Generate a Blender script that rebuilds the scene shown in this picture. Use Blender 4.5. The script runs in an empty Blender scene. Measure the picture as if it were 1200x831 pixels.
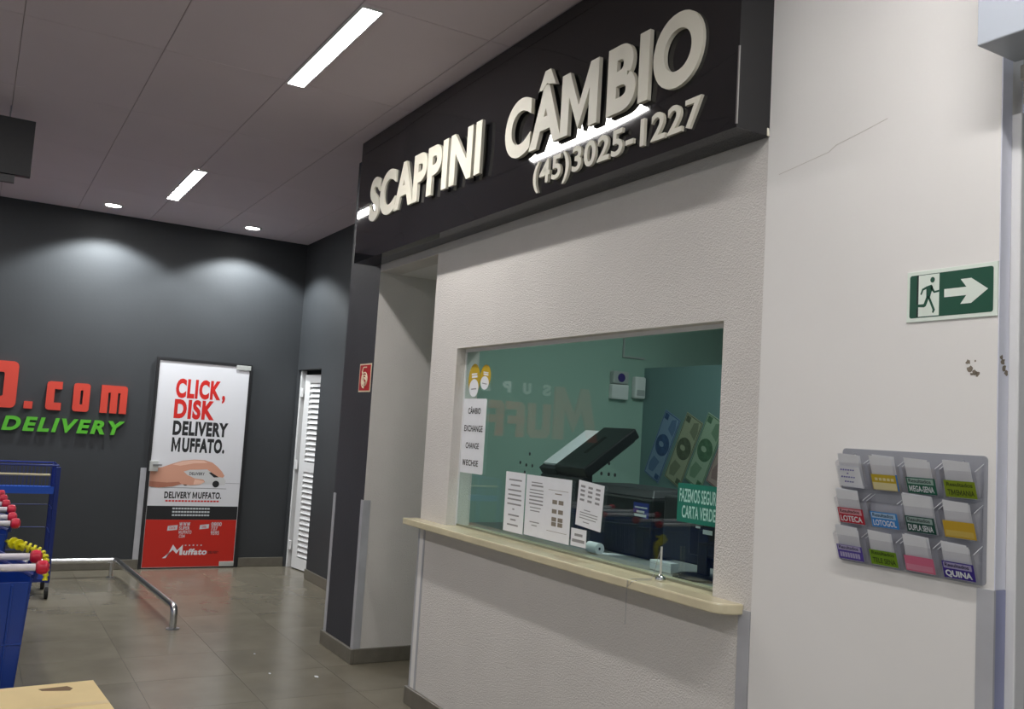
import bpy, bmesh, math, random
from mathutils import Vector, Matrix
random.seed(7)
PI = math.pi
scene = bpy.context.scene
C = scene.collection

# ------------------------------------------------------------------ camera, world, exposure
YAW, PITCH, ROLL, FPX = -1.0431, 0.0844, 0.0608, 1072.6
fw = Vector((math.cos(PITCH)*math.sin(YAW), math.cos(PITCH)*math.cos(YAW), math.sin(PITCH)))
r0 = Vector((math.cos(YAW), -math.sin(YAW), 0)); u0 = r0.cross(fw)
rt = math.cos(ROLL)*r0 + math.sin(ROLL)*u0
up = -math.sin(ROLL)*r0 + math.cos(ROLL)*u0
cam = bpy.data.cameras.new('camera')
cam.sensor_width = 36.0; cam.sensor_fit = 'HORIZONTAL'; cam.lens = FPX/1200*36.0
cam.clip_start = 0.05; cam.clip_end = 60
cam_o = bpy.data.objects.new('camera', cam); C.objects.link(cam_o)
m4 = Matrix((rt, up, -fw)).transposed().to_4x4(); m4.translation = Vector((0, 0, 1.65))
cam_o.matrix_world = m4
scene.camera = cam_o

world = bpy.data.worlds.new('world'); scene.world = world; world.use_nodes = True
world.node_tree.nodes['Background'].inputs[0].default_value = (0.9, 0.95, 1.0, 1)
world.node_tree.nodes['Background'].inputs[1].default_value = 0.5

scene.view_settings.view_transform = 'Standard'
scene.view_settings.look = 'None'
scene.view_settings.gamma = 1.0
scene.view_settings.use_curve_mapping = False
scene.view_settings.exposure = -0.13
LAMP = 90.0          # emission of the linear ceiling lamps
SPOT = 210.0          # watts of a recessed downlight
BOOTH_LAMP = 21.0     # emission of the booth's own ceiling lamp

# key dimensions (metres, camera stands at x = 0, y = 0)
YB = 2.41            # face of the booth wall
XB = -10.25          # face of the dark back wall
YD = 3.16            # face of the dark wall with the louvred door
ZC = 3.657           # ceiling
GY = 2.478           # glass of the service window
ZT = 1.095           # counter top

# ------------------------------------------------------------------ materials
def lin(c):
    return tuple(((v/255)/12.92 if v/255 <= 0.04045 else ((v/255+0.055)/1.055)**2.4) for v in c)

MATS = {}
def mat(name, rgb, rough=0.6, metal=0.0, bump=None, var=0.0, vscale=6.0, spec=0.5, coat=0.0, emit=0.0, aniso=None):
    if name in MATS: return MATS[name]
    m = bpy.data.materials.new(name); m.use_nodes = True
    nt = m.node_tree; b = nt.nodes['Principled BSDF']
    col = lin(rgb)+(1,)
    b.inputs['Base Color'].default_value = col
    b.inputs['Roughness'].default_value = rough
    b.inputs['Metallic'].default_value = metal
    b.inputs['Specular IOR Level'].default_value = spec
    if coat: b.inputs['Coat Weight'].default_value = coat; b.inputs['Coat Roughness'].default_value = 0.03
    tc = nt.nodes.new('ShaderNodeTexCoord')
    if var:
        n = nt.nodes.new('ShaderNodeTexNoise'); n.inputs['Scale'].default_value = vscale; n.inputs['Detail'].default_value = 5
        nt.links.new(tc.outputs['Object'], n.inputs['Vector'])
        r = nt.nodes.new('ShaderNodeValToRGB')
        r.color_ramp.elements[0].position = 0.3; r.color_ramp.elements[1].position = 0.7
        r.color_ramp.elements[0].color = tuple(v*(1-var) for v in col[:3])+(1,)
        r.color_ramp.elements[1].color = tuple(min(1, v*(1+var)) for v in col[:3])+(1,)
        nt.links.new(n.outputs['Fac'], r.inputs['Fac']); nt.links.new(r.outputs['Color'], b.inputs['Base Color'])
    if bump:
        sc_, st, dist = bump
        n2 = nt.nodes.new('ShaderNodeTexNoise'); n2.inputs['Scale'].default_value = sc_; n2.inputs['Detail'].default_value = 4
        nt.links.new(tc.outputs['Object'], n2.inputs['Vector'])
        bp = nt.nodes.new('ShaderNodeBump'); bp.inputs['Strength'].default_value = st; bp.inputs['Distance'].default_value = dist
        nt.links.new(n2.outputs['Fac'], bp.inputs['Height']); nt.links.new(bp.outputs['Normal'], b.inputs['Normal'])
    if emit:
        b.inputs['Emission Color'].default_value = col; b.inputs['Emission Strength'].default_value = emit
    MATS[name] = m
    return m

def glass_mat(name, tint, ior=1.5, rough=0.0, gcol=(1, 1, 1)):
    m = bpy.data.materials.new(name); m.use_nodes = True; nt = m.node_tree
    for n in list(nt.nodes): nt.nodes.remove(n)
    out = nt.nodes.new('ShaderNodeOutputMaterial'); mix = nt.nodes.new('ShaderNodeMixShader')
    tr = nt.nodes.new('ShaderNodeBsdfTransparent'); tr.inputs[0].default_value = tint+(1,)
    gl = nt.nodes.new('ShaderNodeBsdfGlossy'); gl.inputs['Roughness'].default_value = rough; gl.inputs[0].default_value = gcol+(1,)
    fr = nt.nodes.new('ShaderNodeFresnel'); fr.inputs['IOR'].default_value = ior
    ge = nt.nodes.new('ShaderNodeNewGeometry'); mr = nt.nodes.new('ShaderNodeMapRange')
    mr.inputs['To Min'].default_value = ior; mr.inputs['To Max'].default_value = 1/ior      # same Fresnel on both faces of the thin sheet
    nt.links.new(ge.outputs['Backfacing'], mr.inputs['Value']); nt.links.new(mr.outputs[0], fr.inputs['IOR'])
    nt.links.new(fr.outputs[0], mix.inputs[0]); nt.links.new(tr.outputs[0], mix.inputs[1]); nt.links.new(gl.outputs[0], mix.inputs[2])
    nt.links.new(mix.outputs[0], out.inputs[0]); MATS[name] = m
    return m

def emit_mat(name, rgb, strength):
    m = bpy.data.materials.new(name); m.use_nodes = True; nt = m.node_tree
    for n in list(nt.nodes): nt.nodes.remove(n)
    out = nt.nodes.new('ShaderNodeOutputMaterial'); e = nt.nodes.new('ShaderNodeEmission')
    e.inputs[0].default_value = tuple(rgb)+(1,); e.inputs[1].default_value = strength
    nt.links.new(e.outputs[0], out.inputs[0]); MATS[name] = m
    return m

PLASTER = mat('rough_plaster', (218, 214, 209), 0.85, bump=(165, 0.55, 0.012), var=0.03, vscale=3)
SMOOTH = mat('smooth_white_paint', (233, 231, 228), 0.7, bump=(14, 0.05, 0.01), var=0.025, vscale=1.3)
RETURN = mat('bluish_white_paint', (224, 226, 238), 0.5)
DARK = mat('dark_grey_paint', (52, 55, 58), 0.62, bump=(40, 0.12, 0.004), var=0.06, vscale=2)
DARKP = mat('dark_pillar_paint', (52, 53, 60), 0.6, bump=(60, 0.25, 0.004), var=0.05, vscale=4)
CEIL = mat('ceiling_gypsum', (216, 205, 212), 0.85, var=0.03, vscale=1.2)
CEILJ = mat('ceiling_joint', (176, 164, 168), 0.9)
STONE = mat('dark_stone', (108, 104, 94), 0.35, var=0.12, vscale=14)
STEEL = mat('brushed_steel', (168, 170, 174), 0.34, 0.9, var=0.08, vscale=5)
CHROME = mat('polished_steel', (205, 205, 205), 0.14, 1.0)
GUARD = mat('corner_guard_grey', (184, 185, 190), 0.42, 0.15, var=0.08, vscale=6)
GUARDB = mat('corner_guard_bluish', (152, 157, 190), 0.42, 0.15, var=0.06, vscale=6)
CREAM = mat('cream_marble', (214, 204, 172), 0.16, var=0.06, vscale=9)
BLACKG = mat('gloss_black_sheet', (26, 26, 29), 0.035, spec=0.6)
LETTER = mat('letter_ivory', (226, 222, 206), 0.55)
WHITE = mat('white_plastic', (228, 228, 228), 0.45)
PAPER = mat('white_paper', (226, 228, 232), 0.8, var=0.02, vscale=20)
PAPERG = mat('grey_white_paper', (200, 204, 208), 0.8, var=0.03, vscale=20)
INK = mat('black_ink', (28, 28, 30), 0.7)
GREYINK = mat('grey_ink', (142, 142, 144), 0.8)
RED = mat('letter_red', (204, 66, 50), 0.45)
REDP = mat('poster_red', (196, 44, 34), 0.35)
GREEN = mat('letter_green', (88, 180, 46), 0.45)
BLACKP = mat('black_plastic', (24, 25, 28), 0.35)
BLACKD = mat('dull_black_plastic', (34, 36, 40), 0.55)
BLUE = mat('cart_blue_plastic', (14, 58, 146), 0.35, var=0.08, vscale=5)
BLUED = mat('cart_blue_metal', (16, 42, 118), 0.4)
BLUEL = mat('tray_blue', (28, 84, 190), 0.4)
CAPR = mat('cap_red', (206, 30, 62), 0.35)
YELL = mat('plastic_yellow', (222, 214, 30), 0.4)
RUBBER = mat('black_rubber', (26, 26, 26), 0.7)
CARDB = mat('cardboard', (222, 200, 150), 0.8, var=0.04, vscale=7)
CARDD = mat('cardboard_print', (120, 96, 70), 0.8)
EXITG = mat('exit_green', (18, 78, 58), 0.4)
EXITW = mat('exit_white', (226, 236, 226), 0.5)
FIRER = mat('fire_red', (196, 30, 40), 0.4)
FIREC = mat('fire_cream', (240, 226, 196), 0.5)
ACR = mat('rack_grey_acrylic', (150, 152, 159), 0.3)
CLEAR = glass_mat('clear_acrylic', (0.965, 0.965, 0.975), 1.45, 0.03)
GLASS = glass_mat('green_glass', (0.89, 0.96, 0.94), 1.52, 0.0)
TEALG = mat('dark_teal_glass', (16, 46, 54), 0.08)
HOUSE = mat('housing_grey_white', (186, 193, 203), 0.35)
BOOTHW = mat('booth_inner_paint', (158, 187, 174), 0.8)
BOOTHD = mat('booth_dark_paint', (56, 74, 70), 0.8)

# ------------------------------------------------------------------ mesh helpers
class MB:
    def __init__(s): s.v = []; s.f = []; s.mi = []
    def add(s, vs, fs, mi=0):
        o = len(s.v); s.v += [tuple(p) for p in vs]
        for f in fs: s.f.append(tuple(i+o for i in f)); s.mi.append(mi)
        return s
    def box(s, x0, x1, y0, y1, z0, z1, mi=0):
        vs = [(x0,y0,z0),(x1,y0,z0),(x1,y1,z0),(x0,y1,z0),(x0,y0,z1),(x1,y0,z1),(x1,y1,z1),(x0,y1,z1)]
        return s.add(vs, [(0,3,2,1),(4,5,6,7),(0,1,5,4),(1,2,6,5),(2,3,7,6),(3,0,4,7)], mi)
    def hexa(s, b, t, mi=0):            # 4 bottom points, 4 top points
        return s.add(list(b)+list(t), [(0,3,2,1),(4,5,6,7),(0,1,5,4),(1,2,6,5),(2,3,7,6),(3,0,4,7)], mi)
    def cyl(s, p, q, r, n=12, r2=None, mi=0, cap=True):
        p = Vector(p); q = Vector(q); d = (q-p).normalized(); r2 = r if r2 is None else r2
        a = d.orthogonal().normalized(); b = d.cross(a)
        vs = []
        for c_, rr in ((p, r), (q, r2)):
            for k in range(n):
                t = 2*PI*k/n; vs.append(c_+rr*(math.cos(t)*a+math.sin(t)*b))
        fs = [(k, (k+1) % n, n+(k+1) % n, n+k) for k in range(n)]
        if cap: fs += [tuple(range(n-1, -1, -1)), tuple(range(n, 2*n))]
        return s.add(vs, fs, mi)
    def tube(s, pts, r, n=8, mi=0, closed=False):
        pts = [Vector(p) for p in pts]; N = len(pts); vs = []; ref = None
        for i, p in enumerate(pts):
            if closed: t = (pts[(i+1) % N]-pts[i-1]).normalized()
            else: t = (pts[min(i+1, N-1)]-pts[max(i-1, 0)]).normalized()
            a = t.orthogonal().normalized() if ref is None else (ref-t*ref.dot(t)).normalized()
            ref = a; b = t.cross(a)
            for k in range(n):
                w = 2*PI*k/n; vs.append(p+r*(math.cos(w)*a+math.sin(w)*b))
        fs = []
        for i in range(N if closed else N-1):
            j = (i+1) % N
            for k in range(n): fs.append((i*n+k, i*n+(k+1) % n, j*n+(k+1) % n, j*n+k))
        if not closed: fs += [tuple(range(n-1, -1, -1)), tuple(range((N-1)*n, N*n))]
        return s.add(vs, fs, mi)
    def prism(s, poly, y0, y1, mi=0, smi=None):      # polygon in x, z; front face at y0 (towards -y)
        n = len(poly); vs = [(x, y0, z) for x, z in poly]+[(x, y1, z) for x, z in poly]
        s.add(vs, [tuple(range(n)), tuple(range(2*n-1, n-1, -1))], mi)
        return s.add(vs, [((k+1) % n, k, n+k, n+(k+1) % n) for k in range(n)], mi if smi is None else smi)
    def prismz(s, poly, z0, z1, mi=0):               # polygon in x, y
        n = len(poly); vs = [(x, y, z0) for x, y in poly]+[(x, y, z1) for x, y in poly]
        return s.add(vs, [tuple(range(n-1, -1, -1)), tuple(range(n, 2*n))]+[(k, (k+1) % n, n+(k+1) % n, n+k) for k in range(n)], mi)
    def flat(s, poly, y, mi=0):
        return s.add([(x, y, z) for x, z in poly], [tuple(range(len(poly)))], mi)
    def lathe(s, prof, n=16, c=(0, 0, 0), mi=0):     # (r, z) profile
        vs = []
        for r, z in prof:
            for k in range(n):
                t = 2*PI*k/n; vs.append((c[0]+r*math.cos(t), c[1]+r*math.sin(t), c[2]+z))
        fs = []
        for i in range(len(prof)-1):
            for k in range(n): fs.append((i*n+k, i*n+(k+1) % n, (i+1)*n+(k+1) % n, (i+1)*n+k))
        fs += [tuple(range(n-1, -1, -1)), tuple(range((len(prof)-1)*n, len(prof)*n))]
        return s.add(vs, fs, mi)
    def build(s, name, mats, parent=None, loc=(0, 0, 0), rot=(0, 0, 0), bevel=0, smooth=False, seg=2):
        me = bpy.data.meshes.new(name); me.from_pydata(s.v, [], s.f)
        if not isinstance(mats, (list, tuple)): mats = [mats]
        for m in mats: me.materials.append(m)
        for p, i in zip(me.polygons, s.mi): p.material_index = i
        bm = bmesh.new(); bm.from_mesh(me)
        bmesh.ops.remove_doubles(bm, verts=bm.verts, dist=1e-5)
        if len(bm.faces) < 30000: bmesh.ops.recalc_face_normals(bm, faces=[f for f in bm.faces]) if not getattr(s, 'keepn', False) else None
        if bevel:
            es = [e for e in bm.edges if len(e.link_faces) == 2 and e.calc_face_angle(0) > 0.6]
            bmesh.ops.bevel(bm, geom=es, offset=bevel, segments=seg, affect='EDGES', clamp_overlap=True, profile=0.5)
        bm.to_mesh(me); bm.free()
        if smooth:
            for p in me.polygons: p.use_smooth = True
            me.set_sharp_from_angle(angle=math.radians(35))
        o = bpy.data.objects.new(name, me); C.objects.link(o)
        o.location = loc; o.rotation_euler = rot
        if parent is not None: o.parent = parent
        return o

def tag(o, label, cat, group=None, kind=None):
    o['label'] = label; o['category'] = cat
    if group: o['group'] = group
    if kind: o['kind'] = kind
    return o
def thing(name, label, cat, loc=(0, 0, 0), rz=0.0, group=None, kind=None):
    o = bpy.data.objects.new(name, None); C.objects.link(o); o.empty_display_size = 0.1
    o.location = loc; o.rotation_euler = (0, 0, rz)
    return tag(o, label, cat, group, kind)
def dup(root, loc=None, rz=None, label=None):
    r = root.copy(); C.objects.link(r)
    if loc is not None: r.location = loc
    if rz is not None: r.rotation_euler = (0, 0, rz)
    if label: r['label'] = label
    for ch in list(root.children):
        c = ch.copy(); C.objects.link(c); c.parent = r
        for g in list(ch.children):
            d = g.copy(); C.objects.link(d); d.parent = c
    return r
def copy_piece(o, loc, parent):
    c = o.copy(); C.objects.link(c); c.location = loc; c.parent = parent
    return c

def wall_grid(x0, x1, z0, z1, y0, y1, holes=(), mi=0):
    """a wall slab in x, z with rectangular holes: one connected mesh"""
    mb = MB()
    xs = sorted({x0, x1, *[h[0] for h in holes], *[h[1] for h in holes]})
    zs = sorted({z0, z1, *[h[2] for h in holes], *[h[3] for h in holes]})
    def solid(i, j):
        if i < 0 or j < 0 or i >= len(xs)-1 or j >= len(zs)-1: return False
        cx = (xs[i]+xs[i+1])/2; cz = (zs[j]+zs[j+1])/2
        return not any(h[0] < cx < h[1] and h[2] < cz < h[3] for h in holes)
    for i in range(len(xs)-1):
        for j in range(len(zs)-1):
            if not solid(i, j): continue
            a, b, c, d = xs[i], xs[i+1], zs[j], zs[j+1]
            mb.add([(a,y0,c),(b,y0,c),(b,y0,d),(a,y0,d)], [(0,1,2,3)], mi)
            mb.add([(a,y1,c),(b,y1,c),(b,y1,d),(a,y1,d)], [(3,2,1,0)], mi)
            if not solid(i-1, j): mb.add([(a,y0,c),(a,y0,d),(a,y1,d),(a,y1,c)], [(0,1,2,3)], mi)
            if not solid(i+1, j): mb.add([(b,y0,c),(b,y1,c),(b,y1,d),(b,y0,d)], [(0,1,2,3)], mi)
            if not solid(i, j-1): mb.add([(a,y0,c),(a,y1,c),(b,y1,c),(b,y0,c)], [(0,1,2,3)], mi)
            if not solid(i, j+1): mb.add([(a,y0,d),(b,y0,d),(b,y1,d),(a,y1,d)], [(0,1,2,3)], mi)
    return mb

def rrect(x0, x1, z0, z1, r, n=4):
    pts = []
    for cx, cz, a0 in ((x1-r, z0+r, -PI/2), (x1-r, z1-r, 0), (x0+r, z1-r, PI/2), (x0+r, z0+r, PI)):
        for k in range(n+1):
            a = a0+PI/2*k/n; pts.append((cx+r*math.cos(a), cz+r*math.sin(a)))
    return pts
def ellipse(cx, cz, rx, rz, n=20, rot=0.0):
    return [(cx+rx*math.cos(2*PI*k/n)*math.cos(rot)-rz*math.sin(2*PI*k/n)*math.sin(rot),
             cz+rx*math.cos(2*PI*k/n)*math.sin(rot)+rz*math.sin(2*PI*k/n)*math.cos(rot)) for k in range(n)]

# ------------------------------------------------------------------ lettering from the built-in font
GLY = {}
def load_glyphs():
    chars = "ABCDEFGHIJKLMNOPQRSTUVWXYZÂabcdefghijklmnopqrstuvwxyz0123456789()-.,"
    jobs = []
    for w, off in (('R', 0.0), ('B', 0.02), ('X', 0.040), ('H', 0.052)):
        for ch in chars:
            for body in (ch, 'I'+ch+'I', 'II'):
                if body == 'II' and (w, 'II') in GLY: continue
                cu = bpy.data.curves.new('g', 'FONT'); cu.body = body; cu.offset = off; cu.resolution_u = 8 if w == 'X' else 4; cu.fill_mode = 'FRONT'
                o = bpy.data.objects.new('g', cu); C.objects.link(o); jobs.append((w, body, ch, o))
                if body == 'II': GLY[(w, 'II')] = None
    dg = bpy.context.evaluated_depsgraph_get()
    for w, body, ch, o in jobs:
        me = bpy.data.meshes.new_from_object(o.evaluated_get(dg))
        vs = [(v.co.x, v.co.y) for v in me.vertices]; fs = [tuple(p.vertices) for p in me.polygons]
        GLY[(w, body)] = (vs, fs)
        cu = o.data; bpy.data.objects.remove(o); bpy.data.curves.remove(cu); bpy.data.meshes.remove(me)
load_glyphs()
def bb(vs):
    xs = [v[0] for v in vs]; ys = [v[1] for v in vs]; return min(xs), max(xs), min(ys), max(ys)
def glyph(w, ch):
    """clean glyph: verts, faces, advance, left bearing (cap height 1)"""
    key = (w, ch, 'n')
    if key in GLY: return GLY[key]
    hx = bb(GLY[(w, 'H')][0]); cap = hx[3]-hx[2]; base = hx[2]
    vs, fs = GLY[(w, ch)]
    a = bb(GLY[(w, 'I'+ch+'I')][0]); b = bb(GLY[(w, 'II')][0]); adv = (a[1]-a[0])-(b[1]-b[0])
    if ch in 'MW' and w != 'R':                       # heavy M and W drawn by hand (the thickened outline would fold)
        s = {'B': 0.17, 'X': 0.235, 'H': 0.25}[w]; W = {'B': 0.98, 'X': 1.06, 'H': 1.08}[w]
        # strokes as separate convex strips that share a mesh
        m = W/2; d = s*1.12
        strips = [[(0,0),(s,0),(s,1),(0,1)], [(W-s,0),(W,0),(W,1),(W-s,1)],
                  [(0,1),(m-d*0.5,0.06),(m+d*0.5,0.06),(d,1)], [(W-d,1),(m-d*0.5,0.06),(m+d*0.5,0.06),(W,1)]]
        poly = [(0,0),(s,0),(s,0.60),(m,0.03),(W-s,0.60),(W-s,0),(W,0),(W,1),(W-s*0.98,1),(m,0.40),(s*0.98,1),(0,1)]
        fcs = [(0,1,2,10,11),(2,3,9,10),(3,4,8,9),(4,5,6,7,8)]
        if ch == 'W':
            q = 0.17
            poly = [(0,1),(s,1),(0.27*W+s*0.05,0.42),(m-s*0.42,1),(m+s*0.42,1),(0.73*W-s*0.05,0.42),(W-s,1),(W,1),
                    (0.78*W+s*0.25,0),(0.78*W-s*0.72,0),(m,0.62),(0.22*W+s*0.72,0),(0.22*W-s*0.25,0)]
            fcs = [(0,1,2,12),(2,11,12),(2,3,10,11),(3,4,10),(4,5,9,10),(5,8,9),(5,6,7,8)]
        vs = [(x, y) for x, y in poly]; fs = fcs
        GLY[key] = (vs, fs, W+0.16, 0.08)
        return GLY[key]
    vs = [(x/cap, (y-base)/cap) for x, y in vs]
    lb = bb(GLY[(w, ch)][0])[0]/cap if vs else 0
    GLY[key] = (vs, fs, adv/cap, lb)
    return GLY[key]
def layout(text, x0, x1, z0, z1, w='B', shear=0.0, track=0.0):
    pen = 0; out = []
    for ch in text:
        if ch == ' ': pen += 0.36+track; continue
        vs, fs, adv, lb = glyph(w, ch)
        if not vs: continue
        out.append([(x+pen, y) for x, y in vs] and (ch, [(x+pen, y) for x, y in vs], fs)); pen += adv+track
    xa = min(v[0] for g in out for v in g[1]); xb = max(v[0] for g in out for v in g[1])
    h = z1-z0; sx = (x1-x0)/(xb-xa)
    return [(ch, [(x0+(x-xa)*sx+shear*y*h, z0+y*h) for x, y in vs], fs) for ch, vs, fs in out]
def letters3d(parent, text, x0, x1, z0, z1, depth, material, y=0.0, w='B', shear=0.0, track=0.0, name='letter'):
    """each letter a raised part; y is the face it stands on, letters grow towards -y"""
    for ch, vs, fs in layout(text, x0, x1, z0, z1, w, shear, track):
        ox = min(v[0] for v in vs)
        solid_letter(parent, [(x-ox, z-z0) for x, z in vs], fs, depth, material, (ox, y, z0), name)
def solid_letter(parent, vs, fs, depth, material, loc, name='letter'):
    mb = MB(); n = len(vs)
    cnt = {}
    for f in fs:
        for k in range(len(f)):
            e = (f[k], f[(k+1) % len(f)]); cnt[e] = cnt.get(e, 0)+1
    allv = [(x, -depth, z) for x, z in vs]+[(x, 0, z) for x, z in vs]
    faces = [tuple(f) for f in fs]
    for (a, b) in cnt:
        if (b, a) not in cnt: faces.append((b, a, a+n, b+n))
    mb.add(allv, faces)
    return mb.build(name, material, parent, loc)
def prints(parent, items, material, y=0.0, name='lettering'):
    """flat print: items (text, x0, x1, z0, z1, weight[, shear])"""
    for it in items:
        mb = MB(); mb.keepn = True
        sh = it[6] if len(it) > 6 else 0
        for ch, vs, fs in layout(it[0], it[1], it[2], it[3], it[4], it[5], sh, 0.07 if it[5] in 'HX' else 0.02):
            mb.add([(x, y, z) for x, z in vs], fs)
        mb.build(name, material, parent)
def bars(parent, rects, material, y=0.0, name='printed_lines'):
    mb = MB(); mb.keepn = True
    for x0, x1, z0, z1 in rects: mb.flat([(x0, z0), (x1, z0), (x1, z1), (x0, z1)], y)
    o = mb.build(name, material, parent); o['kind'] = 'stuff'; return o
def flats(parent, polys, material, y, name):
    mb = MB(); mb.keepn = True
    for p in polys: mb.flat(p, y)
    return mb.build(name, material, parent)

# ================================================================== THE SETTING
# floor: slab with separate stone tiles where the photo shows them
def floor_mat():
    m = mat('floor_stone', (118, 112, 98), 0.16, var=0.16, vscale=2.2)
    nt = m.node_tree; b = nt.nodes['Principled BSDF']
    tc = [n for n in nt.nodes if n.type == 'TEX_COORD'][0]
    oi = nt.nodes.new('ShaderNodeObjectInfo')
    add = nt.nodes.new('ShaderNodeVectorMath'); add.operation = 'ADD'
    sc_ = nt.nodes.new('ShaderNodeVectorMath'); sc_.operation = 'SCALE'; sc_.inputs['Scale'].default_value = 40
    comb = nt.nodes.new('ShaderNodeCombineXYZ')
    nt.links.new(oi.outputs['Random'], comb.inputs[0]); nt.links.new(oi.outputs['Random'], comb.inputs[1])
    nt.links.new(comb.outputs[0], sc_.inputs[0])
    nt.links.new(tc.outputs['Object'], add.inputs[0]); nt.links.new(sc_.outputs[0], add.inputs[1])
    for n in nt.nodes:
        if n.type == 'TEX_NOISE' and abs(n.inputs['Scale'].default_value-2.2) < 0.01: nt.links.new(add.outputs[0], n.inputs['Vector'])
    rn = nt.nodes.new('ShaderNodeTexNoise'); rn.inputs['Scale'].default_value = 5; nt.links.new(add.outputs[0], rn.inputs['Vector'])
    mr = nt.nodes.new('ShaderNodeMapRange'); mr.inputs['To Min'].default_value = 0.17; mr.inputs['To Max'].default_value = 0.29
    nt.links.new(rn.outputs['Fac'], mr.inputs['Value']); nt.links.new(mr.outputs[0], b.inputs['Roughness'])
    return m
FLOOR = floor_mat()
GROUT = mat('floor_grout', (82, 78, 68), 0.7)
T = 0.60
fl = MB().box(XB-0.4, 5.2, -6.2, 5.2, -0.12, -0.003).build('floor', GROUT)
tag(fl, 'polished grey-brown stone tile floor running back to the dark wall', 'floor', kind='structure')
tile0 = None
TX0, TX1, TY0, TY1 = -10.23, -1.03, -0.19, 3.41
nx = int(round((TX1-TX0)/T)); ny = int(round((TY1-TY0)/T))
for i in range(nx):
    for j in range(ny):
        px = -10.23+T*i+0.0; py = TY0+T*j
        if tile0 is None:
            tile0 = MB().box(0.0012, T-0.0012, 0.0012, T-0.0012, -0.003, 0).build('floor_tile', FLOOR, fl, (px, py, 0))
        else: copy_piece(tile0, (px, py, 0), fl)
o = MB().box(TX1, 5.2, -6.2, 5.2, -0.003, 0).build('floor_slab', FLOOR, fl)
o = MB().box(XB-0.4, TX1, -6.2, TY0, -0.003, 0).build('floor_slab', FLOOR, fl)

# ceiling: slab with separate gypsum panels, joints 1.235 x 0.69
ce = MB().box(XB-0.3, 5.2, -6.2, 3.5, ZC+0.006, ZC+0.15).build('ceiling', CEILJ)
tag(ce, 'dull mauve-white suspended ceiling of gypsum panels', 'ceiling', kind='structure')
PX, PY = 1.245, 0.695
p0 = None
for i in range(8):
    for j in range(6):
        px = -10.293+PX*i; py = -0.655+PY*j
        if py+PY > 3.6: continue
        if p0 is None: p0 = MB().box(0.0022, PX-0.0022, 0.0022, PY-0.0022, 0, 0.006).build('ceiling_panel', CEIL, ce, (px, py, ZC), bevel=0.002, seg=1)
        else: copy_piece(p0, (px, py, ZC), ce)
CEILS = mat('ceiling_far_gypsum', (216, 205, 212), 0.85)
MB().box(-10.293+PX*8, 5.2, -6.2, 3.5, ZC, ZC+0.006).build('ceiling_slab', CEILS, ce)
MB().box(XB-0.3, -10.293+PX*8, -6.2, -0.655, ZC, ZC+0.006).build('ceiling_slab', CEILS, ce)

# dark back wall and the rest of the shop's shell
wb = MB().box(XB-0.2, XB, -6.2, YD+1.0, 0, ZC).build('wall_back', DARK)
tag(wb, 'dark grey painted back wall carrying red and green lettering', 'wall', kind='structure')
bbk = MB().box(XB, XB+0.018, -6.2, 1.63, 0, 0.10).build('baseboard_back', STONE, bevel=0.004)
tag(bbk, 'low grey stone skirting along dark wall behind steel rail', 'baseboard', kind='structure')
bbk = MB().box(XB, XB+0.018, 2.66, YD-0.001, 0, 0.10).build('baseboard_back', STONE, bevel=0.004)
tag(bbk, 'short grey stone skirting between poster door and louvred door', 'baseboard', kind='structure')
# dark wall with louvred door opening
DX0, DX1, DZ = -10.22, -9.42, 2.205
wd = wall_grid(XB, -6.66, 0, ZC, YD, YD+0.14, [(DX0, DX1, 0, DZ)]).build('wall_side', DARK)
tag(wd, 'dark grey side wall holding the white louvred door', 'wall', kind='structure')
MB().box(DX1, -6.69, YD-0.018, YD, 0, 0.10).build('skirting', STONE, wd, bevel=0.004)
o = MB().box(XB, -6.0, YD+1.0, YD+1.1, 0, ZC).build('wall_back_room', BOOTHW); tag(o, 'pale wall of room behind louvred door', 'wall', kind='structure')

# pillar: dark front, white plaster side
PLX0, PLX1 = -6.665, -6.06
pm = MB(); pm.box(PLX0, PLX1, YB, YD+0.9, 0, ZC)
pm.mi[3] = 1
pl = pm.build('wall_pillar', [DARKP, PLASTER])
tag(pl, 'dark painted pillar with white side next to booth passage', 'pillar', kind='structure')
MB().box(PLX0-0.02, PLX1+0.022, YB-0.022, YB, 0, 0.10).build('skirting', STONE, pl, bevel=0.004)
MB().box(PLX1, PLX1+0.022, YB, 4.0, 0, 0.10).build('skirting', STONE, pl, bevel=0.004)
gm = MB().prismz([(PLX1-0.045, YB-0.004), (PLX1+0.004, YB-0.004), (PLX1+0.004, YB+0.05), (PLX1, YB+0.05), (PLX1, YB), (PLX1-0.045, YB)], 0.10, 1.115)
gm.build('corner_guard', GUARD, pl)
gm = MB().prismz([(PLX0-0.004, YB+0.05), (PLX0-0.004, YB-0.004), (PLX0+0.045, YB-0.004), (PLX0+0.045, YB), (PLX0, YB), (PLX0, YB+0.05)], 0.10, 1.115)
gm.build('corner_guard', GUARD, pl)

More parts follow.
